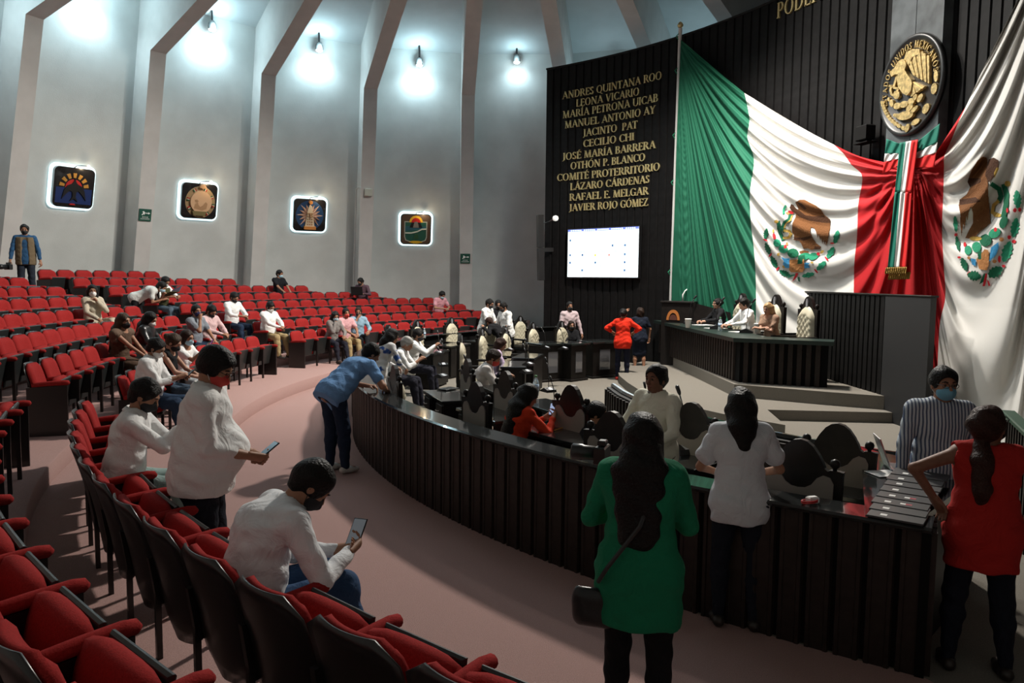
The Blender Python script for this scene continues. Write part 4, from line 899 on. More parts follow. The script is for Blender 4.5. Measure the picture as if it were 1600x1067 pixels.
# ---------------------------------------------------------------- emblems on the round wall, back-lit
M_halo = mat('cold_backlight', (.8, .95, 1), .4, emit=((.72, .95, 1.), 1.35)); M_plate = mat('emblem_black_plate', (.012, .011, .012), .25, coat=.6)
def rrect(hw, hh, r, n=6):
    P = []
    for cx_, cy_, a0 in ((hw-r, hh-r, 0), (-hw+r, hh-r, 90), (-hw+r, -hh+r, 180), (hw-r, -hh+r, 270)):
        for i in range(n+1): t = math.radians(a0+90*i/n); P.append((cx_+r*math.cos(t), cy_+r*math.sin(t)))
    return P
def mcol(n, c): return mat('crest_'+n, c, .45)
def crest(k, xpx, ypx, S_, label, art):
    a = rib_a(k)
    a0, a1 = rib_a(math.floor(k)), rib_a(math.ceil(k)); d = None
    # hit the flat wall facet
    best = None
    for Y in np.arange(12, 30, .01):
        p = atY(xpx, ypx, Y); rr = math.hypot(p.x-OC[0], p.y-OC[1])*math.cos(math.atan2(p.y-OC[1], p.x-OC[0])-(a0+a1)/2)/math.cos(DPH/2)
        if rr > wallR(p.z): best = p; break
    am = (a0+a1)/2; t = thing('wall_crest', label, 'emblem', group=None)
    tx = (math.sin(am), -math.cos(am)); M_ = frame_at((best.x-math.cos(am)*.10, best.y-math.sin(am)*.10, best.z), tx); t.matrix_world = M_ @ Matrix.Rotation(math.atan(.236), 4, 'X')
    mb = MB(); flat_poly(mb, rrect(S_*1.13, S_*1.13, S_*.34), .02, .07); mb.build('light_box', M_halo, t)
    mb = MB(); flat_poly(mb, rrect(S_, S_, S_*.25), -.08, .01); mb.build('plate', M_plate, t)
    lay = [0]
    def L(name, pts, m):
        lay[0] += 1; mb = MB(); y1 = -.08-.0035*lay[0]; P = [(x*S_, z*S_) for x, z in pts]; shape(mb, P, -.079, y1, lambda x, y: (x, y)); mb.build(name, m, t)
    art(L)
    mb = MB(); mb.tube([(0, -.02, S_*1.0), (0, -.12, S_*1.12), (S_*.35, -.2, S_*1.18), (S_*.5, -.2, S_*1.15)], .012, 6); mb.build('lamp_arm', M_black, t)
    MB().tube([(S_*.46, -.2, S_*1.20), (S_*.56, -.2, S_*1.10)], .04, 8).build('lamp_head', mat('crest_lamp', (1, .9, .7), .4, emit=((1, .85, .65), 4)), t)
    wl = bpy.data.lights.new('crest_spot', 'POINT'); wl.energy = 5; wl.color = (1, .78, .5); wl.shadow_soft_size = .04; lo = bpy.data.objects.new('crest_spot_light', wl); COL.objects.link(lo); lo.parent = t; lo.location = (S_*.5, -.32, S_*1.0)
def circ(cx, cy, rx, ry=None, a0=0, a1=360, n=28):
    ry = ry or rx; return [(cx+rx*math.cos(math.radians(a0+(a1-a0)*i/n)), cy+ry*math.sin(math.radians(a0+(a1-a0)*i/n))) for i in range(n+(0 if a1-a0 >= 360 else 1))]
def art_sun(L):
    L('sea', [(-.88, -.8), (.9, -.8), (.9, -.02), (-.88, -.02)], mcol('blue', (.004, .02, .11)))
    L('red_sun', circ(-.02, -.02, .42, .44, 0, 180), mcol('red', (.42, .012, .01)))
    for i in range(7):
        a = 12+26*i; P = [(r*math.cos(math.radians(a+d))-.02, r*math.sin(math.radians(a+d))-.0) for r, d in ((.5, -7), (.5, 7), (.74, 7), (.74, -7))]; L('ray', P, mcol('ochre', (.42, .20, .03)))
    L('swallow', [(0, .5), (.06, .3), (.14, .2), (.35, .1), (.5, -.12), (.6, -.6), (.42, -.35), (.22, -.15), (.1, -.2), (.08, -.45), (.2, -.68), (0, -.55), (-.2, -.68), (-.08, -.45), (-.1, -.2), (-.22, -.15), (-.42, -.35), (-.6, -.6), (-.5, -.12), (-.35, .1), (-.14, .2), (-.06, .3)], mcol('black', (.004, .004, .005)))
    L('red_script', [(-.2, -.86), (.1, -.86), (.05, -.79), (-.15, -.79)], mcol('red', (.42, .012, .01)))
def art_medal(L):
    L('medal_rim', circ(.05, -.05, .84, .9), mcol('bronze', (.32, .22, .11)))
    for a in (20, 65, 115, 165, 205, 245, 300, 345):
        for j, c in enumerate((('red', (.42, .012, .01)), ('cream', (.6, .5, .35)), ('dkgreen', (.02, .08, .03)))):
            aa = math.radians(a+j*5); ca, sa_ = math.cos(aa), math.sin(aa); L('rim_mark', [(.05+r*math.cos(aa+d), -.05+r*math.sin(aa+d)*1.05) for r, d in ((.64, -.03), (.64, .03), (.78, .03), (.78, -.03))], mcol(*c))
    L('medal_field', circ(.05, -.03, .6, .64), mcol('peach', (.60, .38, .22)))
    L('figures', [(-.35, -.4), (-.3, -.15), (-.15, -.05), (-.1, -.2), (0, -.3), (.15, -.2), (.3, .0), (.4, -.1), (.35, -.4), (.1, -.5)], mcol('tan', (.38, .22, .11)))
    L('relief_line', [(-.32, .08), (-.2, .12), (-.1, .02), (-.2, -.06), (-.3, -.02)], mcol('tan', (.38, .22, .11)))
    L('letters', [(-.35, -.8), (.3, -.8), (.38, -.55), (-.42, -.55)], mcol('olive', (.16, .13, .05)))
    L('crown', [(-.1, .8), (.0, .98), (.2, .98), (.3, .8), (.1, .72)], mcol('tan', (.38, .22, .11)))
def art_star(L):
    L('blue_disc', circ(0, 0, .86, .92), mcol('marine', (.012, .05, .13)))
    P = []
    for i in range(32): r = .9 if i % 4 == 0 else (.74 if i % 2 == 0 else .42); P.append((r*math.cos(2*PI*i/32)*.92, r*math.sin(2*PI*i/32)))
    L('star', P, mcol('pale_star', (.62, .42, .32)))
    for i in range(16):
        a = 2*PI*i/16; L('star_shade', [(0, 0), (.42*math.cos(a+.196), .42*math.sin(a+.196)), (.72*math.cos(a)*.9, .72*math.sin(a))], mcol('star_brown', (.30, .16, .10)))
    L('lighthouse', [(-.3, -.7), (-.16, .3), (-.06, .6), (.1, .6), (.14, .3), (.3, -.7)], mcol('cream', (.6, .5, .35)))
    for i in range(5):
        for j in range(3): L('stone', [(-.18+.13*j, -.6+.17*i), (-.1+.13*j, -.6+.17*i), (-.1+.13*j, -.52+.17*i), (-.18+.13*j, -.52+.17*i)], mcol('tan', (.38, .22, .11)))
    L('lantern', circ(.0, .82, .11), mcol('lamp_orange', (.55, .22, .05))); L('base', [(-.36, -.86), (.36, -.86), (.36, -.68), (-.36, -.68)], mcol('lamp_orange', (.55, .22, .05)))
    L('shadow_slot', [(-.03, -.1), (.06, -.1), (.07, .1), (-.03, .1)], mcol('tan', (.38, .22, .11)))
def art_shield(L):
    L('wood_ground', rrect(.95, .95, .22), mcol('wood_brown', (.085, .05, .03)))
    L('shield_edge', [(-.76, .52), (-.6, .52), (.6, .52), (.74, .52), (.74, -.5), (.66, -.74), (.4, -.84), (-.4, -.84), (-.68, -.74), (-.76, -.5)], mcol('edge', (.4, .42, .36)))
    L('shield_field', [(-.7, .46), (.68, .46), (.68, -.5), (.6, -.7), (.38, -.78), (-.38, -.78), (-.62, -.7), (-.7, -.5)], mcol('sea_green', (.012, .09, .06)))
    L('water', [(-.7, .2), (.68, .2), (.68, .02), (-.7, -.12)], mcol('teal', (.02, .10, .13)))
    L('sun_outer', circ(0, .46, .44, .44, 0, 180), mcol('yellow', (.65, .38, .02))); L('sun_inner', circ(0, .46, .30, .30, 0, 180), mcol('red', (.42, .012, .01)))
    L('hill', [(-.42, .12), (-.26, .46), (.26, .46), (.42, .12)], mcol('black', (.004, .004, .005))); L('pyramid', [(-.2, .12), (-.1, .5), (.1, .5), (.2, .12)], mcol('stone_grey', (.17, .16, .14)))
    L('river', [(-.7, -.28), (-.3, -.28), (.1, -.18), (.4, -.02), (.68, 0), (.68, .08), (.38, .06), (.1, -.1), (-.3, -.2), (-.7, -.2)], mcol('pale', (.6, .62, .52)))
    L('foliage', [(-.15, -.62), (-.05, -.3), (.12, -.3), (.2, -.62)], mcol('dkgreen', (.02, .08, .03))); L('garland', [(-.45, -.84), (-.2, -.76), (.2, -.76), (.45, -.84), (.15, -.92), (-.15, -.92)], mcol('yellow', (.65, .38, .02)))
crest(.5, 110, 293, .53, 'back-lit square emblem with black swallow over a red sun, leftmost on the wall', art_sun)
crest(1.5, 308, 314, .53, 'back-lit square emblem with a bronze medal, second from the left', art_medal)
crest(2.5, 482, 336, .53, 'back-lit square emblem with lighthouse on a pale star, third from the left', art_star)
crest(3.5, 649, 358, .53, 'back-lit square emblem with pyramid shield, rightmost on the wall', art_shield)
# ---------------------------------------------------------------- flood lamps under the vault, signs, wall box, loudspeaker
M_lamp = mat('lamp_glow', (1, 1, 1), .4, emit=((.86, .96, 1.), 60))
for k, xpx, ypx, t, en in ((-.5, None, 9.35, 'first bay at the left edge', 260), (.5, 133, 9.35, 'above the swallow emblem', 260), (1.5, 327, 9.35, 'above the bronze medal emblem', 260), (2.5, 496, 9.35, 'above the lighthouse emblem', 230), (3.5, 655, 9.25, 'above the pyramid emblem', 210), (4.5, 807, 9.45, 'above the black wall end', 90), (5.5, None, 7.9, 'behind the black wall', 200), (6.5, None, 7.9, 'farther behind the black wall', 200)):
    a = rib_a(k); z = ypx; fac = math.cos(DPH/2); r = wallR(z)*fac-(.36 if k < 5 else 1.2)
    ft = thing('flood_lamp', 'cold white flood lamp under the vault, '+t, 'lamp', (OC[0]+r*math.cos(a), OC[1]+r*math.sin(a), z), a, 'flood lamps under the vault')
    MB().tube([(0, 0, .16), (0, 0, .42), (.02, 0, .75)], .03, 8).build('stem', M_black, ft); MB().lathe([(.06, .2), (.11, .12), (.12, 0), (.11, -.04), (.04, -.02)], n=14).build('housing', mat('lamp_grey', (.12, .13, .13), .5), ft, True)
    MB().lathe([(.10, -.045), (.08, -.075), (.02, -.09)], n=14).build('lens', M_lamp, ft, True)
    l = bpy.data.lights.new('flood_glow', 'SPOT'); l.energy = en*.62; l.color = (.66, .90, 1); l.spot_size = math.radians(165); l.spot_blend = .9; l.shadow_soft_size = .08
    o = bpy.data.objects.new('flood_glow', l); COL.objects.link(o); o.parent = ft; o.location = (.05, 0, -.13); o.rotation_euler = (0, math.radians(-8), 0)
    l = bpy.data.lights.new('flood_spill', 'POINT'); l.energy = en*.24; l.color = (.62, .90, 1); l.shadow_soft_size = .12; o = bpy.data.objects.new('flood_spill', l); COL.objects.link(o); o.parent = ft; o.location = (-.25, 0, -.05)
def on_wall(xpx, ypx, k, inner=False):
    am = rib_a(k)
    for Y in np.arange(10, 30, .01):
        p = atY(xpx, ypx, Y)
        if inner: rr = (p.x-OC[0])*math.cos(am)+(p.y-OC[1])*math.sin(am); lim = rib_R(p.z)
        else: rr = math.hypot(p.x-OC[0], p.y-OC[1]); lim = wallR(p.z)*.995
        if rr > lim: return p, am
for xpx, ypx, k, t in ((226, 336, 1, 'left, on the second rib'), (727, 404, 4, 'right, on the rib near the black wall')):
    p, am = on_wall(xpx, ypx, k, True); tx = (math.sin(am), -math.cos(am)); s = thing('exit_sign', 'small green evacuation route sign, '+t, 'sign'); s.matrix_world = frame_at((p.x-math.cos(am)*.03, p.y-math.sin(am)*.03, p.z), tx) @ Matrix.Rotation(math.atan(.236), 4, 'X')
    MB().box(-.17, .17, -.01, .01, -.17, .17).build('plate', mat('sign_green', (.005, .07, .045), .5), s)
    mb = MB(); mb.box(-.0, .08, -.014, -.01, .045, .065); flat_poly(mb, [(.08, .02), (.13, .055), (.08, .09)], -.014, -.01); mb.build('arrow', M_white, s)
    mb = MB(); flat_poly(mb, [(-.11, .0), (-.06, .06), (-.09, .09), (-.05, .11), (-.01, .07), (-.03, .0), (-.05, .03), (-.08, -.01)], -.014, -.01); mb.build('running_figure', M_white, s)
    mb = MB()
    for row, word in enumerate(('RUTA DE', 'EVACUACIÓN')):
        tot = sum(glyph(c)[0] for c in word); hh = .034; x = -tot*hh/2
        for c in word:
            for q in glyph(c)[1]: flat_poly(mb, [(x+gx*hh, -.075-.05*row+gy*hh) for gx, gy in q], -.013, -.01)
            x += glyph(c)[0]*hh
    tag(mb.build('words', M_white, s), kind='stuff')
p, am = on_wall(575, 301, 3, True); o = MB().box(-.12, .12, -.1, 0, -.12, .12, .01).build('junction_box', mat('box_cream', (.36, .35, .29), .6)); o.matrix_world = frame_at((p.x-.01*math.cos(am), p.y-.01*math.sin(am), p.z), (math.sin(am), -math.cos(am)))
MB().tube([(-.05, 0, .12), (-.08, .0, .18), (-.3, .05, .16), (-.34, .3, .12), (-.34, 1.3, -4.0)], .02, 6).build('conduit', M_rib, o); tag(o, 'cream junction box with grey conduit on the fourth rib', 'junction box')
s0, s1 = atY(843, 336, 22.6), atY(848, 438, 22.6); cs_ = (s0+s1)/2
ls = thing('line_speaker', 'tall thin black line loudspeaker left of the black wall', 'loudspeaker', (cs_.x-.02, cs_.y, cs_.z), .5); Ls = (s0-s1).length
MB().box(-.085, .085, -.1, .1, -Ls/2, .0, .01).build('cabinet', M_black, ls); MB().box(-.085, .085, -.1, .1, .012, Ls/2, .01).build('cabinet', M_black, ls); MB().box(.07, .45, -.03, .03, -.12, .0).build('bracket', M_black, ls); ls.rotation_euler = (0, -.03, .3)
q0, q1 = atY(850, 349, 22.7), atY(868, 341, 22.0); wl = thing('wall_light', 'small white ball lamp on an arm at the edge of the black wall', 'lamp'); MB().tube([q0, q0.lerp(q1, .4)+Vector((0, 0, -.02)), q1], .018, 6).build('arm', M_chrome, wl)
MB().lathe([(.02, -.08), (.07, -.06), (.09, 0), (.07, .06), (.02, .08)], tuple(q1), 12).build('globe', mat('globe_white', (.8, .8, .75), .4, emit=((1, .97, .9), .5)), wl, True)
# ---------------------------------------------------------------- auditorium seats (face +x; origin on the tier under the top of the back)
M_red = mat('red_seat_cloth', (.29, .019, .018), .9, noise=.12, nscale=90, bump=.25, bscale=180, spec=.12)
M_shell = mat('black_seat_shell', (.013, .010, .010), .32, spec=.5)
M_pan = mat('seat_pan_grey', (.014, .016, .016), .4)
def back_profile(z): return .135*(1-(z-.2)/.634)**1.0+.02*math.sin((z-.2)/.634*PI*1.0)
def slab(z0, z1, hw, rt, rb, thick, xoff, nu=9, nv=10, curve=.03):
    F_, B_ = [], []; f = []
    for i in range(nu):
        for j in range(nv):
            s = i/(nu-1)*2-1; t = j/(nv-1); z = z0+(z1-z0)*t; w = hw
            if z > z1-rt: w = hw-rt+math.sqrt(max(0, rt*rt-(z-z1+rt)**2))
            if z < z0+rb: w = hw-rb+math.sqrt(max(0, rb*rb-(z0+rb-z)**2))
            y = s*w; x = back_profile(z)+xoff+curve*s*s
            e = min(1, min(i, nu-1-i)/1.0)*min(1, min(j, nv-1-j)/1.0)
            F_.append((x+(thick if e else thick*.45), y, z)); B_.append((x, y, z))
    n = nu*nv
    for i in range(nu-1):
        for j in range(nv-1):
            b = i*nv+j; f.append((b, b+nv, b+nv+1, b+1)); f.append((n+b, n+b+1, n+b+nv+1, n+b+nv))
    for j in range(nv-1): f.append((j, j+1, n+j+1, n+j)); b = (nu-1)*nv+j; f.append((b, n+b, n+b+1, b+1))
    for i in range(nu-1): b = i*nv; f.append((b, n+b, n+b+nv, b+nv)); b = i*nv+nv-1; f.append((b, b+nv, n+b+nv, n+b))
    return F_+B_, f
def mk(name, vf, m, smooth=True):
    me = bpy.data.meshes.new(name); me.from_pydata(vf[0], [], vf[1]); me.materials.append(m); me.polygons.foreach_set('use_smooth', [smooth]*len(vf[1])); me.update(); return me
SPt = {}
SPt['back_shell'] = mk('back_shell', slab(.20, .834, .262, .11, .16, .022, -.02), M_shell)
SPt['back_cushion'] = mk('back_cushion', slab(.40, .822, .245, .10, .04, .062, .002), M_red)
SPt['back_cushion_low'] = SPt['back_cushion']
def cushion(folded):
    v = []; f = []; nu, nv = 7, 14
    L_ = .42
    for i in range(nu):
        for j in range(nv):
            s = i/(nu-1)*2-1; a = 2*PI*j/nv; px_, pz = math.cos(a), math.sin(a)
            px_ = math.copysign(abs(px_)**.5, px_)*L_/2; pz = math.copysign(abs(pz)**.6, pz)*.05
            k = 1-.12*abs(s)**4; y = s*.235; x0, z0 = px_*k, pz*k+(.012*(1-s*s) if pz > 0 else 0)
            if folded: t = math.radians(78); x, z = x0*math.cos(t)-z0*math.sin(t)+.30, x0*math.sin(t)+z0*math.cos(t)+.46
            else: t = math.radians(4); x, z = x0*math.cos(t)+.33, x0*math.sin(t)+z0+.42
            v.append((x, y, z))
    for i in range(nu-1):
        for j in range(nv): f.append((i*nv+j, (i+1)*nv+j, (i+1)*nv+(j+1) % nv, i*nv+(j+1) % nv))
    f += [tuple(range(nv)), tuple((nu-1)*nv+j for j in range(nv))[::-1]]
    return v, f
SPt['cushion_up'] = mk('seat_cushion', cushion(True), M_red); SPt['cushion_down'] = mk('seat_cushion', cushion(False), M_red)
def panf(folded):
    mb = MB(); mb.box(-.2, .2, -.225, .225, -.075, -.045, .01); v = []
    for x, y, z in mb.v:
        t = math.radians(78 if folded else 4)
        v.append((x*math.cos(t)-z*math.sin(t)+.30, y, x*math.sin(t)+z*math.cos(t)+.46) if folded else (x*math.cos(t)+.33, y, x*math.sin(t)+z+.42))
    return v, mb.f
SPt['pan_up'] = mk('seat_pan', panf(True), M_pan, False); SPt['pan_down'] = mk('seat_pan', panf(False), M_pan, False)
SPt['arm_pad'] = MB().tube([(.115, 0, .592), (.15, 0, .60), (.30, 0, .612), (.44, 0, .618), (.485, 0, .615), (.50, 0, .608)], [.022, .028, .030, .032, .028, .012], 10).mesh('arm_pad', M_red, True)
for v in SPt['arm_pad'].vertices: v.co.y *= 1.15
SPt['arm_panel'] = MB().prism([(.10, .30), (.47, .36), (.475, .59), (.06, .57)], 'y', -.018, .018).mesh('arm_panel', M_shell)
SPt['end_panel'] = MB().prism([(.06, 0), (.47, 0), (.475, .59), (.06, .57)], 'y', -.02, .02).mesh('end_panel', M_shell)
SPt['leg'] = MB().box(.435, .47, -.014, .014, 0, .4).mesh('leg', M_shell); SPt['rear_leg'] = MB().box(.09, .12, -.014, .014, 0, .4).mesh('leg', M_shell)
SPt['sticker'] = MB().lathe([(.055, -.0215), (.055, -.023), (.001, -.023)], n=16, axis='y').mesh('round_sticker', mat('sticker_red', (.5, .06, .07), .6))
SPt['sticker_mark'] = MB().box(.0-.03, .03, -.0245, -.023, -.02, .02).mesh('sticker_mark', M_white)
WORDS = ['first', 'second', 'third', 'fourth', 'fifth', 'sixth', 'seventh', 'eighth', 'ninth', 'tenth', 'eleventh', 'twelfth', 'thirteenth', 'fourteenth', 'fifteenth', 'sixteenth', 'seventeenth', 'eighteenth', 'nineteenth', 'twentieth', 'twenty-first', 'twenty-second']
SEATS = {}
def proj(p):
    q = np.array(p, float)-np.array([0, 0, H]); w = q@fv; return (CX+F*(q@rv)/w, CY-F*(q@uv)/w) if w > .1 else (-999, -999)
def seat(n, az, label, occ, first, last, sticker=False):
    R = rowR(n, az); p = cpt(az, R, Z0+DZ*n); yw = math.radians(az)+PI
    yw = yw
    t = thing('theatre_seat', label, 'seat', p, yw, 'red tip-up seats of the auditorium')
    share('back_shell', SPt['back_shell'], t); share('back_cushion', SPt['back_cushion'], t)
    share('seat_cushion', SPt['cushion_down' if occ else 'cushion_up'], t); share('seat_pan', SPt['pan_down' if occ else 'pan_up'], t)
    hw = .275
    # the arm on the side of growing azimuth (local -y); the row's last seat has both
    sides = [(-hw, first)]
    if last: sides.append((hw, True))
    for y, endp in sides:
        share('arm_pad', SPt['arm_pad'], t, (0, y, 0))
        if endp:
            e = share('end_panel', SPt['end_panel'], t, (0, y, 0))
            if sticker and y > 0: s_ = share('round_sticker', SPt['sticker'], e, (.18, 0, .46)); s_.rotation_euler = (0, 0, PI); s2 = share('sticker_mark', SPt['sticker_mark'], e, (.18, .0, .46)); s2.rotation_euler = (0, 0, PI)
        else: share('arm_panel', SPt['arm_panel'], t, (0, y, 0)); share('leg', SPt['leg'], t, (0, y, 0)); share('leg', SPt['rear_leg'], t, (0, y, 0))
    SEATS[(n, round(az, 2))] = t
OCC = [(3, 175.3), (4, 164.2), (1, 188.3), (1, 182.9), (0, 198.6), (0, 192.2), (0, 189.6), (1, 174.3), (1, 171.9), (2, 163.6), (5, 147.0), (1, 163.0), (0, 158.6), (0, 156.4), (0, 154.2), (4, 138.4), (2, 132.9), (0, 215.4), (0, 225.7)]
def rowseats(n):
    p = math.degrees(.55/R0) if n == 0 else math.degrees(.55/(R0+DR*n)); out = []
    if n <= 1:                                      # near section
        a = 206.2 if n == 0 else 206.3; s = []
        pp = p*.985
        while a < (237 if n == 0 else 231.5): s.append(a); a += pp
        out.append(('near section', s))
    s = []; a = 169.3+p/2
    top = 199.6 if n < 2 else 203
    while a+p/2 < top+.6: s.append(a); a += p
    out.append(('middle section', s))
    st = 164.0+.27*n-p/2; en = {0: 134.9, 1: 128.4, 2: 128.6, 3: 129.9, 4: 136.2, 5: 142.9, 6: 149.1, 7: 154.2}.get(n, 158)
    s = []; a = st
    while a-p/2 > en-.5: s.append(a); a -= p
    out.append(('far section', s[::-1]))
    return out
snapped = {}
for n in range(8):
    for sec, azs in rowseats(n):
        vis = []
        for i, az in enumerate(azs):
            q = cpt(az, rowR(n, az)-.2, Z0+DZ*n+.7); X, Y = proj(q)
            if n == 7 and sec == 'middle section' and X < -90: continue
            if X < -95 or q.y < .35: continue
            vis.append((i, az))
        for i, az in vis:
            occ = False
            for (rn, ra) in OCC:
                if rn == n and abs(az-ra) < 1.7 and min(azs, key=lambda z: abs(z-ra)) == az: occ = True; snapped[(rn, ra)] = az
            k = {'near section': i, 'middle section': i, 'far section': len(azs)-1-i}[sec]
            aisle = {'near section': 'far aisle end', 'middle section': 'right hand aisle', 'far section': 'left aisle'}[sec]
            lab = '%s red tip-up seat, %s row, %s seat from the %s, %s' % ('occupied' if occ else 'empty', WORDS[n], WORDS[min(k, 21)], aisle.replace(' end', ''), sec)
            seat(n, az, lab, occ, i == len(azs)-1, i == 0, sticker=(sec == 'middle section' and n in (0, 1, 4)) or (sec == 'far section' and False))
            if sec == 'far section' and i == len(azs)-1 and n in (0,): pass
def seat_pos(n, az):
    a = snapped.get((n, az), az); R = rowR(n, a)-.30; p = cpt(a, R, Z0+DZ*n); return p, math.radians(a)+PI
# ---------------------------------------------------------------- people: one continuous skin grown from a distance field, clothes grown the same way
def surface_nets(D, org, h):
    S = D < 0; nx, ny, nz = D.shape; cnt = np.zeros((nx-1, ny-1, nz-1), np.float32); acc = np.zeros((nx-1, ny-1, nz-1, 3), np.float32); E = []
    for ax in range(3):
        sl0 = [slice(None)]*3; sl1 = [slice(None)]*3; sl0[ax] = slice(0, -1); sl1[ax] = slice(1, None)
        A, B = D[tuple(sl0)], D[tuple(sl1)]; X = (A < 0) != (B < 0); I = np.argwhere(X)
        if not len(I): continue
        a = A[X]; b = B[X]; t = a/(a-b); P = I.astype(np.float32); P[:, ax] += t; E.append((ax, I, a < 0))
        o1, o2 = [(1, 2), (0, 2), (0, 1)][ax]
        for d1 in (0, -1):
            for d2 in (0, -1):
                J = I.copy(); J[:, o1] += d1; J[:, o2] += d2
                ok = ((J >= 0) & (J < np.array(cnt.shape))).all(1); Jk = J[ok]
                np.add.at(cnt, tuple(Jk.T), 1); np.add.at(acc, tuple(Jk.T), P[ok])
    act = cnt > 0; idx = np.full(cnt.shape, -1, np.int32); idx[act] = np.arange(act.sum()); V = acc[act]/cnt[act][:, None]*h+org; Q = []
    for ax, I, neg in E:
        o1, o2 = [(1, 2), (2, 0), (0, 1)][ax]; q = []
        ok = (I[:, o1] > 0) & (I[:, o2] > 0) & (I[:, o1] < cnt.shape[o1]) & (I[:, o2] < cnt.shape[o2]) & (I[:, ax] < cnt.shape[ax]); I = I[ok]; neg = neg[ok]
        for d1, d2 in ((0, 0), (-1, 0), (-1, -1), (0, -1)):
            J = I.copy(); J[:, o1] += d1; J[:, o2] += d2; q.append(idx[tuple(J.T)])
        q = np.stack(q, 1); q[~neg] = q[~neg][:, ::-1]; Q.append(q)
    Q = np.concatenate(Q); Q = Q[(Q >= 0).all(1)]
    return V, Q
def A3(p): return np.array([p[0], p[1], p[2]], np.float32)
def cap_(a, b, ra, rb, w=None, f=1., k=.03, op='add'): return dict(t='c', a=A3(a), b=A3(b), ra=ra, rb=rb, w=None if w is None else A3(w), f=f, k=k, op=op)
def ell(c, r, R=None, k=.03, op='add'): return dict(t='e', c=A3(c), r=np.array(r, np.float32), R=np.eye(3, dtype=np.float32) if R is None else np.asarray(R, np.float32), k=k, op=op)
def cutp(p, n): return dict(t='p', p=A3(p), n=A3(n), op='cut')
def grow(prims, h, wr=0., seed=0.):
    lo = np.full(3, 1e9); hi = -lo
    for p in prims:
        if p['op'] != 'add': continue
        if p['t'] == 'c': m = max(p['ra'], p['rb'])*max(1, p['f']); l = np.minimum(p['a'], p['b'])-m; u = np.maximum(p['a'], p['b'])+m
        else: m = p['r'].max(); l = p['c']-m; u = p['c']+m
        lo = np.minimum(lo, l); hi = np.maximum(hi, u)
    lo = lo-3*h-.01; hi = hi+3*h+.01; dim = np.ceil((hi-lo)/h).astype(int)+1; ax = [(lo[i]+np.arange(dim[i])*h).astype(np.float32) for i in range(3)]
    D = np.full(dim, .12, np.float32)
    for p in prims:
        if p['op'] == 'cut':
            d = sum(((ax[i]-p['p'][i])*p['n'][i]).reshape([-1 if j == i else 1 for j in range(3)]) for i in range(3)); D = np.maximum(D, d); continue
        if p['t'] == 'c': m = max(p['ra'], p['rb'])*max(1, p['f']); l = np.minimum(p['a'], p['b'])-m; u = np.maximum(p['a'], p['b'])+m
        else: m = p['r'].max(); l = p['c']-m; u = p['c']+m
        pad = p.get('k', .03)+2*h+.012; s = []
        for i in range(3): s.append(slice(max(0, int((l[i]-pad-lo[i])/h)), min(dim[i], int((u[i]+pad-lo[i])/h)+2)))
        X, Y, Z = np.meshgrid(ax[0][s[0]], ax[1][s[1]], ax[2][s[2]], indexing='ij')
        if p['t'] == 'c':
            a, b = p['a'], p['b']; ba = b-a; L2 = float(ba@ba)+1e-9; px_, py_, pz_ = X-a[0], Y-a[1], Z-a[2]
            t = np.clip((px_*ba[0]+py_*ba[1]+pz_*ba[2])/L2, 0, 1); px_ -= t*ba[0]; py_ -= t*ba[1]; pz_ -= t*ba[2]
            if p['w'] is not None:
                w = p['w']; dw = px_*w[0]+py_*w[1]+pz_*w[2]; g = (1/p['f']-1); px_ += w[0]*dw*g; py_ += w[1]*dw*g; pz_ += w[2]*dw*g
            d = np.sqrt(px_**2+py_**2+pz_**2)-(p['ra']+(p['rb']-p['ra'])*t)
        else:
            c = p['c']; q = [X-c[0], Y-c[1], Z-c[2]]; R = p['R']; r = p['r']; u_ = [sum(q[j]*R[i, j] for j in range(3)) for i in range(3)]
            k0 = np.sqrt(sum((u_[i]/r[i])**2 for i in range(3))); k1 = np.sqrt(sum((u_[i]/r[i]**2)**2 for i in range(3)))+1e-6; d = k0*(k0-1)/k1
        Dn = D[s[0], s[1], s[2]]
        if p['op'] == 'add':
            k = p['k']; hh = np.clip(.5+.5*(Dn-d)/k, 0, 1); D[s[0], s[1], s[2]] = Dn*(1-hh)+d*hh-k*hh*(1-hh)
        else: D[s[0], s[1], s[2]] = np.maximum(Dn, -d)
    if wr:
        X, Y, Z = ax[0][:, None, None], ax[1][None, :, None], ax[2][None, None, :]
        n = np.sin(X*31+Z*23+seed+2*np.sin(Y*19+Z*11))*.5+np.sin(Y*37-Z*29+seed*2+2*np.sin(X*17+Z*9+seed))*.5+.6*np.sin(Z*61+X*21+3*np.sin(Y*13+seed)); D = D+wr*n
    return surface_nets(D, lo.astype(np.float32), h)
M_skin = {'m': mat('skin_medium', (.33, .165, .10), .55, noise=.08, nscale=30, spec=.3), 'd': mat('skin_brown', (.20, .09, .055), .55, noise=.08, nscale=30, spec=.3), 'l': mat('skin_light', (.45, .25, .17), .55, noise=.06, nscale=30, spec=.3)}
M_hair = {'k': mat('hair_black', (.006, .0045, .004), .5, bump=1., bscale=70, spec=.22), 'b': mat('hair_brown', (.022, .010, .006), .5, bump=1., bscale=70, spec=.22), 'y': mat('hair_blonde', (.40, .25, .11), .45, bump=.6, bscale=90), 'g': mat('hair_grey', (.30, .29, .27), .5, bump=.5, bscale=90), 'r': mat('hair_auburn', (.028, .009, .005), .5, bump=1., bscale=70, spec=.22), 'c': mat('hair_chestnut_streak', (.07, .04, .02), .5, bump=1., bscale=70, spec=.22, col2=(.02, .011, .007), nscale=9)}
M_eye = mat('eye_dark', (.01, .008, .007), .2); M_lip = mat('lip', (.25, .07, .06), .5)
def unit(v): v = np.array(v, float); return v/(np.linalg.norm(v)+1e-9)
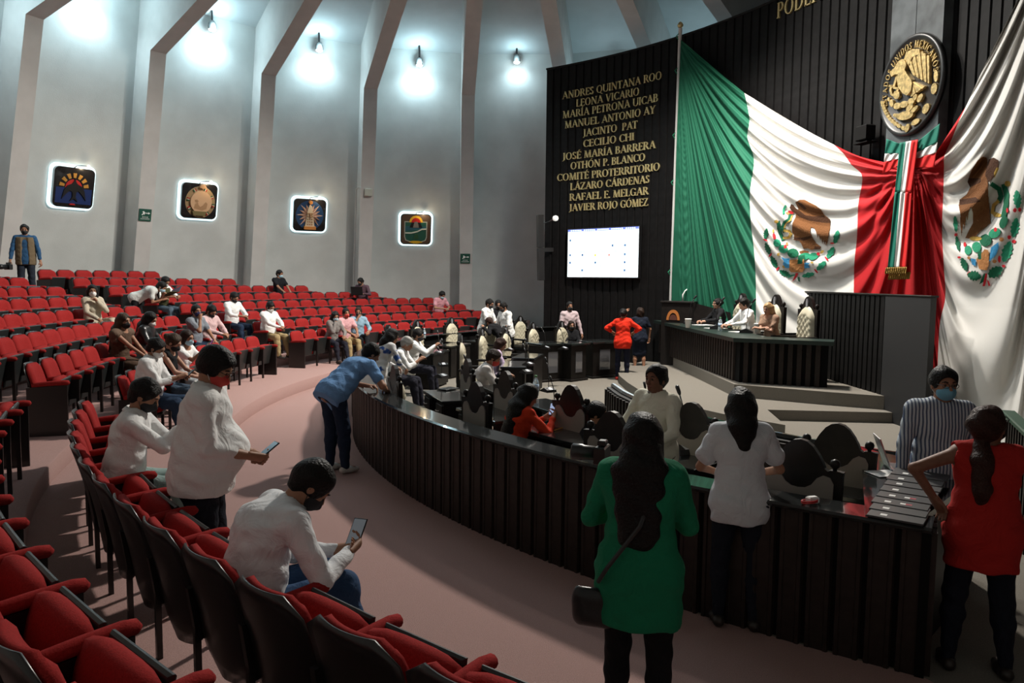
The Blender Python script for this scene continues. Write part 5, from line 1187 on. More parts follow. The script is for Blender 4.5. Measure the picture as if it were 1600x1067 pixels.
def ik(a, b, l1, l2, hint):
    a, b = np.array(a, float), np.array(b, float); d = b-a; L_ = np.linalg.norm(d); m = (l1+l2)*.998
    if L_ > m: b = a+d/L_*m; d = b-a; L_ = m
    if L_ < abs(l1-l2)+.02: L_ = abs(l1-l2)+.02
    u = d/np.linalg.norm(d); x = (l1*l1-l2*l2+L_*L_)/(2*L_); h = math.sqrt(max(0, l1*l1-x*x)); hv = np.array(hint, float); hv = hv-u*(hv@u); hv = unit(hv)
    return a+u*x+hv*h, b
def hand_prims(w, d, nrm, side, s=1., curl=.9):
    """wrist w, direction d, palm normal nrm (the way fingers curl), side +1: thumb towards cross(d, nrm)"""
    d = unit(d); n = unit(np.array(nrm)-d*(np.array(nrm)@d)); x = np.cross(d, n)*side; P = []
    c = w+d*.045*s; P.append(cap_(w-d*.01, w+d*.075*s, .024*s, .026*s, x, 1.45, .015))
    L_ = [.068, .078, .073, .058]
    for i in range(4):
        o = (1.5-i)*.0185*s; k0 = w+d*.085*s+x*o; L1 = L_[i]*.45*s; L2 = L_[i]*.6*s; a1 = curl*.55+.06*i; a2 = curl*1.35+.08*i
        p1 = k0+(d*math.cos(a1)+n*math.sin(a1))*L1; p2 = p1+(d*math.cos(a2)+n*math.sin(a2))*L2
        P += [cap_(k0, p1, .0095*s, .0085*s, k=.006), cap_(p1, p2, .0085*s, .0070*s, k=.004)]
    t0 = w+d*.025*s+x*.026*s; t1 = t0+(d*.62+x*.55+n*.35)*.045*s; t2 = t1+(d*.85+x*.05+n*.45)*.034*s
    P += [cap_(t0, t1, .0125*s, .0105*s, k=.012), cap_(t1, t2, .0105*s, .0085*s, k=.005)]
    return P, w+d*.085*s+n*.025*s
MASKC = {'black': (.012, .012, .014), 'white': (.72, .72, .70), 'blue': (.16, .42, .58), 'red': (.55, .05, .04), 'navy': (.02, .025, .10), 'ltblue': (.35, .55, .65)}
def person(label, pos, yaw, h=1.7, pose='stand', lean=4., side=0., look=(0, 0), hands=None, feet=None, top=('shirt', (.6, .6, .6), 'long'), bottom=('trousers', (.02, .02, .03)), shoe=(.02, .015, .012),
           hair=('short', 'k'), skin='m', mask=None, girth=1., belly=0., fem=False, det=0, knees=.30, seat_z=.44, glasses=False, curl=.9, hint=((-.3, .8, -.5), (-.3, -.8, -.5)), hem=.10, twist=0., palm=None, extra_hunch=0.):
    s = h/1.72; X_, Y_, Z_ = np.eye(3); root = thing('person', label, 'person', pos, yaw)
    if pose == 'stand': Pv = np.array([0, 0, .93*s])
    else: Pv = np.array([0., 0, seat_z+.10])
    ln = math.radians(lean); sd = math.radians(side); T = unit([math.sin(ln)*math.cos(sd), math.sin(sd), math.cos(ln)*math.cos(sd)]); Fd = unit(np.array([math.cos(ln), 0, -math.sin(ln)])); Lf = np.cross(T, Fd)
    tw = math.radians(twist); Fd, Lf = Fd*math.cos(tw)+Lf*math.sin(tw), Lf*math.cos(tw)-Fd*math.sin(tw)
    ch = Pv+T*.32*s; hunch = min(.35, max(0, ln)*.25)+extra_hunch; T2 = unit(T+Fd*hunch); N = Pv+T*.32*s+T2*.20*s
    sw = (.155 if fem else .178)*s*(1+.25*(girth-1)); SH = [N-T2*.055*s+Lf*sw, N-T2*.055*s-Lf*sw]
    # head frame
    ly, lp = math.radians(look[0]), math.radians(look[1]); Hf = Fd*math.cos(ly)+Lf*math.sin(ly); Hf = unit([Hf[0], Hf[1], 0])*math.cos(lp)+Z_*math.sin(lp); Hl = unit(np.cross(Z_, Hf)); Hu = np.cross(Hf, Hl)
    nd = unit(T2*.7+Z_*.35+Hf*.15); HC = N+nd*.075*s+Hu*.058*s+Hf*.012; hs = .97*s**.5; R = np.stack([Hf, Hl, Hu])
    hp = lambda f, l, u: HC+(Hf*f+Hl*l+Hu*u)*hs
    # arms
    if hands is None: hands = ((.05, .28, .78*s), (.05, -.28, .78*s)) if pose == 'stand' else ((.40, .12, seat_z+.20), (.40, -.12, seat_z+.20))
    AR = []
    for i in (0, 1): e, w = ik(SH[i], np.array(hands[i]), .285*s, .255*s, hint[i]); AR.append((SH[i], e, w))
    # legs
    hw = .09*s; HP = [Pv+Y_*hw, Pv-Y_*hw]; LG = []
    if feet is None: feet = ((.02, .11, .08), (-.02, -.11, .08)) if pose == 'stand' else ((knees+.22, .13, .08), (knees+.18, -.13, .08))
    for i in (0, 1): k_, a = ik(HP[i], np.array(feet[i], float), .43*s, .42*s, (1, .12*(1 if i == 0 else -1), .35 if pose == 'sit' else 0)); LG.append((HP[i], k_, a))
    g = girth
    def torso(e, waist=True):
        P = [cap_(Pv+T*.0, Pv+T*.14*s, .125*s*g+e, .112*s*(g if not fem else g*.9)+e, Lf, 1.28, .05), cap_(Pv+T*.14*s, ch+T*.05*s, .112*s*(g if not fem else g*.86)+e, .112*s*(.5+.5*g)+e, Lf, 1.34 if not fem else 1.25, .05),
             cap_(SH[0]-Lf*.02, SH[1]+Lf*.02, .064*s*(.6+.4*g)+e, .064*s*(.6+.4*g)+e, k=.06), cap_(ch+T*.04*s, N-T2*.03*s, .11*s+e, .062*s+e, Lf, 1.3, .05)]
        if belly: P.append(ell(Pv+T*.14*s+Fd*.075*belly, ((.13*s*g+e), (.145*s*g+e), .15*s+e), np.stack([Fd, Lf, T]), .06))
        if fem: P += [ell(ch+Fd*.075*s+Lf*.06*s-T*.02, (.055*s+e, .058*s+e, .06*s+e), k=.03), ell(ch+Fd*.075*s-Lf*.06*s-T*.02, (.055*s+e, .058*s+e, .06*s+e), k=.03)]
        return P
    def hips(e):
        b = .105*s*(.5+.5*g); f_ = 1.0 if not fem else 1.08
        return [ell(Pv-Fd*.035*s+Y_*.07*s-T*.03, (b+e, b*f_+e, .12*s+e), k=.05), ell(Pv-Fd*.035*s-Y_*.07*s-T*.03, (b+e, b*f_+e, .12*s+e), k=.05), cap_(Pv-T*.01, Pv+T*.07, .118*s*(.5+.5*g)+e, .112*s*(.5+.5*g)+e, Lf, 1.25, .04)]
    def legs(e, e2=None):
        P = []; g2 = .6+.4*g; e2 = e if e2 is None else e2
        for a, k_, c in LG:
            cal = k_+(c-k_)*.3-unit(np.cross(np.cross(c-k_, X_), c-k_))*0; P += [cap_(a-T*.02, k_, .088*s*g2+e, .056*s*g2+e2, k=.04), cap_(k_, k_+(c-k_)*.35, .055*s*g2+e2, .054*s*g2+e2, k=.03), cap_(k_+(c-k_)*.35, c, .054*s*g2+e2, .034*s+e2, k=.03)]
        return P
    def arms(e, upto=1., e2=None):
        P = []; g2 = .65+.35*g; e2 = e if e2 is None else e2; q = (.046 if not fem else .039)*s*g2
        for a, el, w in AR:
            if upto >= 1: P += [cap_(a, el, q+.006+e, q-.006+e, k=.020), cap_(el, el+(w-el)*min(1, upto-1 if upto > 1 else 1e-3), q-.006+e, (.027*s if upto >= 2 else .034*s)+e2, k=.014)]
            else: P.append(cap_(a, a+(el-a)*upto, q+.006+e, q+.004+e2, k=.035))
        return P
    vox = (.020, .0135, .0095)[det]; hv = (.0105, .008, .0058)[det]
    sk = M_skin[skin]; parts_v, parts_f = [], []
    bdy = torso(0)+hips(-.004)+legs(-.004)+arms(-.002, 2.)+[cap_(N-T2*.05, HC-Hu*.05, .052*s, .048*s, k=.03)]
    for (a, k_, c), f_ in zip(LG, feet): bdy.append(cap_(c-Z_*.02, c+np.array([.13, 0, -.045]), .032*s, .028*s, k=.02))
    V, Q = grow(bdy, vox if det else .022); parts_v.append(V); parts_f.append(Q)
    hd = [ell(hp(-.012, 0, .028), (.097*hs, .076*hs, .092*hs), R, .02), ell(hp(.022, 0, -.045), (.066*hs, .056*hs, .072*hs), R, .04), cap_(hp(-.02, 0, -.06), N-T2*.02, .050*s*(.7+.3*g), .054*s*(.7+.3*g), k=.03),
          ell(hp(.075, 0, .028), (.020, .052, .014), R, .02), ell(hp(.052, .033, -.02), (.03, .022, .022), R, .02), ell(hp(.052, -.033, -.02), (.03, .022, .022), R, .02),
          ell(hp(.088, .030, .010), (.014, .017, .012), R, op='sub'), ell(hp(.088, -.030, .010), (.014, .017, .012), R, op='sub'),
          cap_(hp(.088, 0, .012), hp(.108, 0, -.022), .009, .013, k=.010), ell(hp(.098, 0, -.028), (.014, .017, .009), R, .008),
          ell(hp(.078, 0, -.082), (.018, .020, .016), R, .02), ell(hp(.084, 0, -.055), (.012, .024, .012), R, .012)]
    for l in (.078, -.078): hd.append(ell(hp(-.008, l, -.008), (.019, .010, .031), R, .008))
    for l in (.031, -.031): hd.append(ell(hp(.078, l, .010), (.012, .013, .011), R, .002))
    V, Q = grow(hd, hv); parts_v.append(V); parts_f.append(Q)
    pal = palm or ((0, -.2, -.6), (0, .2, -.6)) ; GR = []
    for i, (a, el, w) in enumerate(AR):
        d = w-el; P, gp = hand_prims(w, d, pal[i], (1 if i == 1 else -1)*(1 if pal[i][2] < 0 else -1), s*.98, curl); GR.append((gp, unit(d)))
        V, Q = grow(P, .0062 if det else .0085); parts_v.append(V); parts_f.append(Q)
    o_ = 0; F_ = []
    for V, Q in zip(parts_v, parts_f): F_.append(Q+o_); o_ += len(V)
    body = mesh_obj('body', np.concatenate(parts_v), np.concatenate(F_), sk, root, True)
    # eyes, brows, lips (only what a mask leaves free)
    mb = MB()
    for l in (.031, -.031): mb.lathe([(.001, -.010), (.007, -.008), (.0105, 0), (.007, .008), (.001, .010)], tuple(hp(.0815, l, .009)), 8)
    if not (fem is None): mb.build('eyes', M_eye, root, True)
    mb = MB()
    for l in (1, -1): mb.tube([hp(.093, .014*l, .030), hp(.092, .032*l, .036), hp(.078, .052*l, .030)], [.0045, .005, .003], 6)
    mb.build('eyebrows', M_hair['k' if hair[1] in 'ykc' else hair[1]], root, True)
    if not mask: MB().tube([hp(.086, .024, -.056), hp(.0985, .008, -.052), hp(.0985, -.008, -.052), hp(.086, -.024, -.056)], [.002, .0055, .0055, .002], 6).build('lips', M_lip, root, True)
    # hair
    kind, hc = hair; hm = M_hair[hc]; e = .016 if kind != 'bald' else .005
    hr = [ell(hp(-.018, 0, .034), ((.099+e)*hs, (.078+e)*hs, (.092+e)*hs), R, .02)]
    if kind in ('short', 'bald', 'curly'):
        hr += [cap_(hp(-.07, 0, -.02), hp(-.06, 0, -.055), .05, .040, Hl, 1.25, .03), cutp(hp(.0, 0, -.085), -Hu)]
        hr += [ell(hp(.112, 0, -.032), (.105*hs, .085*hs, .108*hs), R, op='sub'), ell(hp(.035, 0, -.11), (.08, .12, .075), R, op='sub')]
        if kind == 'curly': hr[0]['r'] = hr[0]['r']+.006
    else:
        hr += [ell(hp(.108, 0, -.03), (.085*hs, .066*hs, .112*hs), R, op='sub')]
        pre = []
        Bk = -Fd
        if kind.startswith('long'):
            Ln = {'long': .42, 'longer': .52, 'longmid': .30}[kind]; wd_ = {'long': 1.5, 'longer': 1.9, 'longmid': 1.15}[kind]; pre = [cap_(hp(-.05, 0, -.0), N-Fd*.075*s+T*.0, .085, .070, Lf, 1.15, .03), cap_(N-Fd*.080*s, N-Fd*.115*s-T*(Ln-.18), .070, .038 if kind == 'longmid' else .05, Lf, wd_, .04), cap_(hp(-.01, .07, -.03), SH[0]-Lf*.08-Fd*.03+T*.02, .035, .03, k=.03), cap_(hp(-.01, -.07, -.03), SH[1]+Lf*.08-Fd*.03+T*.02, .035, .03, k=.03)]
        elif kind == 'bob': pre = [cap_(hp(-.03, .06, .0), hp(-.02, .075, -.13), .05, .035, k=.03), cap_(hp(-.03, -.06, .0), hp(-.02, -.075, -.13), .05, .035, k=.03), cap_(hp(-.07, 0, .0), hp(-.07, 0, -.12), .06, .05, Hl, 1.4, .03)]
        elif kind == 'bun': pre = [ell(hp(-.125, 0, .03), (.045, .045, .045), R, .01)]
        elif kind == 'pony': q = hp(-.11, 0, .0); pre = [cap_(q, q-Z_*.12-Hf*.02, .03, .045, k=.02), cap_(q-Z_*.12-Hf*.02, q-Z_*.30+Hf*.02, .045, .02, k=.02)]
        elif kind == 'ponybig': q = hp(-.10, 0, -.06); pre = [cap_(q, q-Z_*.10-Fd*.05, .04, .055, k=.02), cap_(q-Z_*.10-Fd*.05, q-Z_*.26-Fd*.07, .055, .05, k=.02), cap_(q-Z_*.26-Fd*.07, q-Z_*.34-Fd*.06, .05, .03, k=.02), ell(hp(-.05, 0, .03), (.1, .09, .1), R, .02)]
        hr = hr[:1]+pre+hr[1:]
    V, Q = grow(hr, (.012, .0085, .006)[det], .0042 if kind != 'bald' else 0, 3.); mesh_obj('hair', V, Q, hm, root, True)
    if mask:
        mm = [ell(hp(.042, 0, -.048), (.070*hs, .066*hs, .064*hs), R, .01), cap_(hp(.09, 0, -.005), hp(.108, 0, -.045), .012, .018, k=.02), cutp(hp(.012, 0, -.05), -Hf), cutp(hp(.06, 0, -.002), unit(Hu*.9-Hf*.1))]
        V, Q = grow(mm, (.0095, .0075, .0058)[det]); mk_ = mesh_obj('face_mask', V, Q, mat('mask_'+mask, MASKC[mask], .8), root, True)
        mb = MB()
        for l in (1, -1): mb.tube([hp(.05, .055*l, -.015), hp(.0, .083*l, .015), hp(-.02, .086*l, -.005)], .0022, 5); mb.tube([hp(.03, .052*l, -.085), hp(-.0, .080*l, -.04), hp(-.02, .086*l, -.01)], .0022, 5)
        mb.build('ear_loops', mat('loop_'+('white' if mask != 'black' else 'black'), MASKC['white' if mask != 'black' else 'black'], .7), mk_)
    if glasses:
        mb = MB()
        for l in (1, -1):
            c0 = hp(.104, .032*l, .008); n_ = 12; mb.tube([c0+(Hl*math.cos(2*PI*i/n_)*.024+Hu*math.sin(2*PI*i/n_)*.018) for i in range(n_+1)], .002, 4); mb.tube([hp(.10, .056*l, .012), hp(.03, .078*l, .012), hp(-.02, .082*l, .005)], .002, 4)
        mb.tube([hp(.106, .010, .010), hp(.106, -.010, .010)], .002, 4); mb.build('glasses', M_black, root)
    # clothes
    tk, tcol, sl = top; nm = {'shirt': 'shirt', 'blazer': 'blazer', 'polo': 'polo_shirt', 'tee': 'tshirt', 'vest': 'vest', 'dress': 'dress', 'blouse': 'blouse', 'tank': 'tank_top', 'jacket': 'jacket'}[tk]
    tm = tcol if not isinstance(tcol, tuple) else cloth('cloth_%02x%02x%02x' % tuple(int(min(1, c)*255) for c in tcol), tcol)
    up = {'long': 2., '3q': 1.75, 'elbow': 1.2, 'short': .62, 'none': 0, 'rolled': 1.55}[sl]; e = .013 if tk not in ('blazer', 'jacket') else .020
    P = torso(e)
    if up: P += arms(e*.8, up, e*(.6 if tk in ('blazer', 'jacket') else .35) if up > 1 else e*1.2)
    if tk in ('dress', 'brown'): P += hips(.015)
    else: P += hips(e*.7)
    P.append(cap_(Pv-T*hem*s, Pv, .118*s*g+e+.004, .118*s*g+e, Lf, 1.26, .04))
    if hem > .2: P.append(cap_(Pv-T*hem*s, Pv, .135*s*g+e, .125*s*g+e, Lf, 1.25, .04))
    cuts = [cutp(Pv-T*(hem*s+.03), -T)] if hem < 9 else []
    if sl == 'none':
        for i in (0, 1): cuts.append(dict(ell(SH[i]+(Lf if i == 0 else -Lf)*.055*s, (.075, .055, .085), k=.01), op='sub'))
    neck = dict(cap_(N+T2*.012, HC, .060*s, .075*s), op='sub'); cuts.append(neck)
    if fem and tk in ('blouse', 'tank', 'dress', 'vest'): cuts.append(dict(ell(N+Fd*.05*s, (.06, .085, .06), np.stack([Fd, Lf, T]), op='sub'), op='sub'))
    V, Q = grow(P+cuts, vox, .0042 if det else .003, len(label)*1.3); gar = mesh_obj(nm, V, Q, tm, root, True)
    if tk in ('shirt', 'blazer', 'polo') :
        n_ = 16; mb = MB(); rr = .080*s*(.85+.15*g); c0 = N+T2*.014-Fd*.0; v = []
        for i in range(n_+1):
            a = PI*.13+(2*PI-.26*PI)*i/n_; dr = Fd*math.cos(a)+Lf*math.sin(a)*1.08; dip = max(0, math.cos(a))*.04; p = c0+dr*rr-T2*dip; v += [p-dr*.004-T2*.012, p-dr*.008+T2*.022, p+dr*.016-T2*.010, p+dr*.012-T2*.018]
        f = []
        for i in range(n_):
            for j in range(4): f.append((i*4+j, (i+1)*4+j, (i+1)*4+(j+1) % 4, i*4+(j+1) % 4))
        mesh_obj('collar', v, f, tm, gar, True)
    bk, bcol = bottom; bm2 = bcol if not isinstance(bcol, tuple) else cloth('cloth_%02x%02x%02x' % tuple(int(min(1, c)*255) for c in bcol), bcol)
    if bk == 'trousers':
        P = hips(.006)+legs(.008, .014 if not fem else .006)+[cutp(Pv+T*.06, T) if pose == 'stand' else cutp(Pv+Z_*.13, Z_)]
        V, Q = grow(P, vox if det else .020, .003, len(label)); mesh_obj('trousers', V, Q, bm2, root, True)
    elif bk == 'skirt':
        kk = (LG[0][1]+LG[1][1])/2; P = hips(.010)+[cap_(HP[0], LG[0][1], .10*s, .075*s, k=.06), cap_(HP[1], LG[1][1], .10*s, .075*s, k=.06), cap_(Pv, kk, .12*s, .10*s, Lf, 1.2, .05)]
        V, Q = grow(P, .02, .003, 1.); mesh_obj('skirt', V, Q, bm2, root, True)
    sm_ = mat('shoe_%02x%02x' % tuple(int(c*255) for c in shoe[:2]), shoe, .45)
    for (a, k_, c) in LG:
        gz = c[2]-.08; c = np.array([c[0], c[1], gz+.05]); P = [cap_(c+X_*-.035-Z_*.008, c+X_*.06-Z_*.015, .040, .038, Y_, 1.0, .02), cap_(c+X_*.06-Z_*.015, c+X_*.165-Z_*.024, .038, .026, Y_, 1.35, .03), cutp((0, 0, gz+.0), -Z_)]
        V, Q = grow(P, .011); mesh_obj('shoe', V, Q, sm_, root, True)
    Mw = Matrix.Translation(Vector(pos)) @ Matrix.Rotation(yaw, 4, 'Z')
    root['_'] = 0; del root['_']
    return dict(root=root, M=Mw, G=GR, HC=HC, Hf=Hf, N=N, T=T, Fd=Fd, Lf=Lf, P=Pv, SH=SH, s=s, AR=AR, wp=lambda p: Mw @ Vector([float(c) for c in p]))
def phone(pp, hand, label, tilt=.6, screen=(.5, .6, .7), w=.075, on=True):
    g, d = pp['G'][hand]; d0 = d; up = unit(np.array([0, 0, 1.])*math.sin(tilt)+unit([d[0], d[1], 0])*math.cos(tilt)); x = unit(np.cross(up, [0, 0, 1.]) if abs(up[2]) < .98 else [0, 1, 0]); nn = np.cross(x, up)
    if nn[2] < 0: nn = -nn; x = -x
    c = g+up*.045; W_ = pp['M']; c = W_ @ Vector([float(t) for t in c]); r = W_.to_3x3(); X = r @ Vector(x.tolist()); U = r @ Vector(up.tolist()); Nn = r @ Vector(nn.tolist())
    t = thing('smartphone', label, 'phone'); t.matrix_world = Matrix(((X.x, U.x, Nn.x, c.x), (X.y, U.y, Nn.y, c.y), (X.z, U.z, Nn.z, c.z), (0, 0, 0, 1)))
    MB().box(-w/2, w/2, -.078, .078, -.005, .004, .002).build('casing', M_black, t); MB().box(-w/2+.004, w/2-.004, -.072, .072, .004, .005).build('display', mat('phone_screen%d' % int(screen[0]*99), tuple(c*.3 for c in screen), .1, emit=(screen, .6) if on else None), t)
    return t
WH = (.80, .80, .79); WH2 = (.74, .75, .77); JEAN = (.025, .045, .085); BLK = (.012, .012, .014)
def seated(label, n, az, **kw):
    p, yw = seat_pos(n, az); o_ = kw.pop('off', (0, 0)); p = p+Vector((o_[0]*math.cos(yw)-o_[1]*math.sin(yw), o_[0]*math.sin(yw)+o_[1]*math.cos(yw), 0)); kw.setdefault('pose', 'sit'); kw.setdefault('lean', 0); yaw = yw+math.radians(kw.pop('turn', 0)); return person(label, p, yaw, **kw)
def stand(label, x, y, z, yaw, **kw):
    h = kw.get('h', 1.7); p = at(x, y, z+h); p.z = z; return person(label, p, math.radians(yaw), **kw)
# --- audience
a = seated('seated woman in beige suit and white mask with hand on chest', 3, 175.3, h=1.66, fem=True, top=('blazer', (.52, .46, .36), 'long'), bottom=('trousers', (.52, .46, .36)), hair=('bob', 'k'), mask='white', look=(-25, 0), lean=2, hands=((.20, -.02, .98), (.38, -.14, .66)), turn=-25, feet=((.62, .05, .3), (.50, -.12, .08)))
a = person('woman in white T-shirt and dark trousers bending over a seated man', cpt(167.3, R0+DR*4-.45, Z0+DZ*4-.1), math.radians(8), h=1.62, lean=62, fem=True, top=('tee', (.60, .62, .60), 'short'), hair=('pony', 'k'), mask='ltblue', look=(0, -35), hands=((.55, .1, .95), (.62, -.12, .85)), bottom=('trousers', BLK), hint=((0, .3, -1), (0, -.3, -1)))
a = seated('seated man in olive vest and jeans holding an open folder, white mask', 4, 164.2, h=1.68, top=('shirt', WH, 'elbow'), bottom=('trousers', (.09, .13, .17)), mask='white', lean=12, look=(0, -35), hands=((.42, .14, .80), (.44, -.14, .80)), glasses=True)
V_ = a; vP = [cap_(a['P']+a['T']*.05, a['N']-a['T']*.09, .155, .145, a['Lf'], 1.3, .03), cutp(a['N']-a['T']*.02, a['T'])]; V, Q = grow(vP, .016); mesh_obj('vest', V, Q, cloth('olive_cloth', (.07, .07, .035)), a['root'], True)
q = a['wp']((.42, .0, .86)); fo = thing('open_folder', 'large olive and purple folder open on the lap of the man in jeans', 'folder', q, 0); fo.rotation_euler = (0, -.35, a['root'].rotation_euler[2]); MB().box(-.16, .16, -.30, .0, 0, .012, .003).build('cover', cloth('olive_cloth', (.07, .07, .035)), fo); o = MB().box(-.15, .15, 0, .22, 0, .012, .003).build('cover', cloth('purple_card', (.10, .07, .10)), fo); o.rotation_euler = (.7, 0, 0)
a = seated('seated woman in brown patterned dress with long streaked hair and black mask', 1, 188.3, h=1.68, fem=True, top=('dress', (.075, .045, .03), 'none'), bottom=('skirt', (.075, .045, .03)), hair=('longer', 'c'), mask='black', look=(-10, -4), lean=8, hands=((.40, .1, .66), (.44, .0, .64)), det=1, turn=-15)
V, Q = grow([cap_(a['SH'][0]+a['Lf']*.03, a['SH'][1]-a['Lf']*.03, .075, .075, k=.04), cap_(a['SH'][0], a['SH'][0]-a['T']*.10, .07, .06, k=.03), cap_(a['SH'][1], a['SH'][1]-a['T']*.10, .07, .06, k=.03), dict(cap_(a['N'], a['HC'], .07, .08), op='sub')], .012, .003, 2); mesh_obj('shawl_collar', V, Q, cloth('shawl_brown', (.13, .085, .06)), a['root'], True)
a = seated('seated woman in black leather jacket, very long dark hair, white mask', 1, 182.9, h=1.64, fem=True, top=('jacket', mat('black_leather', (.012, .012, .013), .3, bump=.3, bscale=30), 'long'), bottom=('trousers', BLK), hair=('longer', 'k'), mask='white', look=(0, -28), lean=10, det=0)
a = seated('seated man in white shirt, white mask, reading a phone, dark jeans', 0, 198.6, h=1.72, top=('shirt', WH, 'rolled'), bottom=('trousers', JEAN), mask='white', look=(-5, -30), lean=10, girth=1.12, belly=.6, hands=((.42, .06, .80), (.44, -.06, .82)), det=1, turn=-12, hint=((-.5, .6, -.8), (-.5, -.6, -.8)))
phone(a, 1, 'black phone held by the man with white mask in the front row', .7, (.05, .06, .07))
a = seated('seated woman in black sleeveless top, pinned light brown hair, black mask', 0, 192.2, h=1.68, fem=True, top=('tank', BLK, 'none'), bottom=('trousers', (.06, .09, .13)), hair=('bun', 'c'), mask='black', look=(0, -30), lean=12, skin='l', hands=((.45, .1, .70), (.47, -.08, .70)), det=1, turn=-10)
a = seated('seated woman in white top and blue mask holding up a purple phone', 0, 189.6, h=1.62, fem=True, top=('blouse', WH, 'short'), bottom=('trousers', (.35, .38, .40)), hair=('longmid', 'b'), mask='ltblue', look=(-10, -10), lean=14, hands=((.46, .10, .92), (.48, -.05, .98)), turn=-18, hint=((-.2, .5, -1), (-.2, -.5, -1)))
phone(a, 1, 'purple phone held up by the woman in white top', 1.1, (.25, .08, .3))
a = seated('seated man in grey polo and navy mask resting chin on fist', 1, 174.3, h=1.72, top=('polo', (.20, .22, .25), 'short'), bottom=('trousers', JEAN), mask='navy', look=(-20, 0), lean=6, hands=((.40, .1, .62), (.22, -.08, 1.05)), hint=((-.3, .8, -.5), (.5, -.2, -1)), turn=-10, det=1)
a = seated('seated man in pale pink shirt, black mask, looking down at phone', 1, 171.9, h=1.72, top=('shirt', (.60, .42, .42), 'long'), bottom=('trousers', (.16, .14, .10)), mask='black', look=(0, -40), lean=6, girth=1.1, hands=((.42, .08, .72), (.44, -.06, .72)), turn=-14, det=1, skin='m')
a = seated('seated man in white shirt and dark jeans, black mask, behind the pink shirt', 2, 163.6, h=1.75, top=('shirt', WH, 'rolled'), bottom=('trousers', (.02, .035, .07)), mask='black', look=(0, -32), lean=5, hands=((.40, .08, .74), (.42, -.06, .76)), turn=-10, det=1)
phone(a, 1, 'black phone held by the man in white behind the pink shirt', .8, (.1, .1, .1))
a = seated('seated man in black polo and pale blue mask in a back row', 5, 147.0, h=1.70, top=('polo', BLK, 'short'), mask='ltblue', look=(20, -12), lean=2)
a = seated('seated man in white shirt and khaki trousers, white mask, at the aisle', 1, 163.0, h=1.70, top=('shirt', WH, 'long'), bottom=('trousers', (.36, .27, .14)), mask='white', look=(0, -30), lean=4, girth=1.15, hands=((.40, .08, .72), (.44, -.06, .72)), turn=-12, det=1)
phone(a, 1, 'black phone in the hand of the man in khaki trousers at the aisle', .6, (.1, .1, .1))
a = seated('seated woman in grey jacket and pale blue mask, hand near face', 0, 158.6, h=1.64, fem=True, top=('jacket', (.22, .20, .19), 'long'), bottom=('trousers', (.02, .022, .028)), hair=('longmid', 'k'), mask='ltblue', look=(-15, -20), lean=16, hands=((.42, .1, .66), (.26, -.05, .98)), hint=((-.3, .8, -.5), (.4, -.3, -1)), turn=-20, det=1)
a = seated('seated person in pink shirt and khaki trousers with red mask', 0, 156.4, h=1.70, top=('shirt', (.62, .34, .36), 'short'), bottom=('trousers', (.36, .27, .14)), mask='red', look=(-10, 0), lean=8, hands=((.44, .1, .68), (.46, -.06, .68)), turn=-20)
a = seated('seated man in light blue shirt, black mask, legs crossed, front row', 0, 154.2, h=1.74, top=('shirt', (.25, .38, .48), 'rolled'), bottom=('trousers', BLK), hair=('short', 'b'), mask='black', look=(-30, -5), lean=8, hands=((.42, .1, .70), (.28, -.12, 1.05)), hint=((-.3, .8, -.5), (.4, -.6, -1)), turn=-25, feet=((.75, -.1, .35), (.5, -.1, .08)), det=1)
a = seated('seated man in maroon shirt and black mask working on a black laptop', 4, 138.4, h=1.72, top=('shirt', (.10, .055, .07), 'long'), mask='black', look=(-35, -25), lean=14, hands=((.42, .12, .78), (.44, -.1, .78)), turn=-55)
q = a['wp']((.5, 0, .74)); lt2 = thing('laptop', 'open black laptop before the man in maroon shirt in the upper row', 'laptop', q, a['root'].rotation_euler[2]); MB().box(-.13, .13, -.18, .18, 0, .02, .003).build('base', M_black, lt2); o = MB().box(0, .012, -.19, .19, 0, .27, .003).build('lid', M_black, lt2); o.location = (.13, 0, .01); o.rotation_euler = (0, .25, 0)
a = seated('seated man in pink polo and pale mask at the right end of the seats', 2, 132.9, h=1.72, top=('polo', (.60, .28, .32), 'short'), mask='ltblue', look=(10, -35), lean=16, hands=((.40, .12, .72), (.42, -.1, .72)), det=1, girth=1.1)
a = seated('seated man in white shirt and pale green jeans, black mask, phone in both hands', 0, 215.4, h=1.74, top=('shirt', WH, 'long'), bottom=('trousers', (.28, .38, .36)), hair=('short', 'k'), mask='black', look=(-5, -32), lean=12, hands=((.46, .02, .96), (.48, -.06, .98)), hint=((-.1, .4, -1), (-.1, -.4, -1)), turn=-20, det=2, girth=1.05, shoe=(.12, .06, .035), palm=((0, -.5, .5), (0, .5, .5)))
phone(a, 1, 'phone held in both hands by the man in pale green jeans', .75, (.15, .05, .08))
a = seated('seated man in white shirt and blue jeans seen from behind, nearest in front row', 0, 225.7, h=1.76, top=('shirt', WH2, 'long'), bottom=('trousers', (.035, .075, .16)), hair=('short', 'k'), mask='black', look=(-8, -52), lean=12, extra_hunch=.6, off=(-.0, .12), seat_z=.36, hands=((.44, -.02, .66), (.46, -.14, .68)), hint=((-.3, .8, -1), (-.4, -.9, -.8)), turn=-14, det=2, girth=1.16, palm=((0, -.5, .5), (0, .5, .5)))
phone(a, 1, 'phone with lit text held by the nearest seated man', .8, (.12, .13, .14))
fgm = a
# small embroidered badge below his collar
q = a['N']-a['T']*.085-a['Fd']*.152; bd_ = MB().box(-.002, .002, -.022, .022, -.035, .035).build('embroidered_badge', mat('badge_multi', (.5, .05, .04), .8, col2=(.08, .2, .05), nscale=60), a['root']); bd_.location = Vector(q.tolist()); bd_.rotation_euler = (0, math.radians(24), 0)
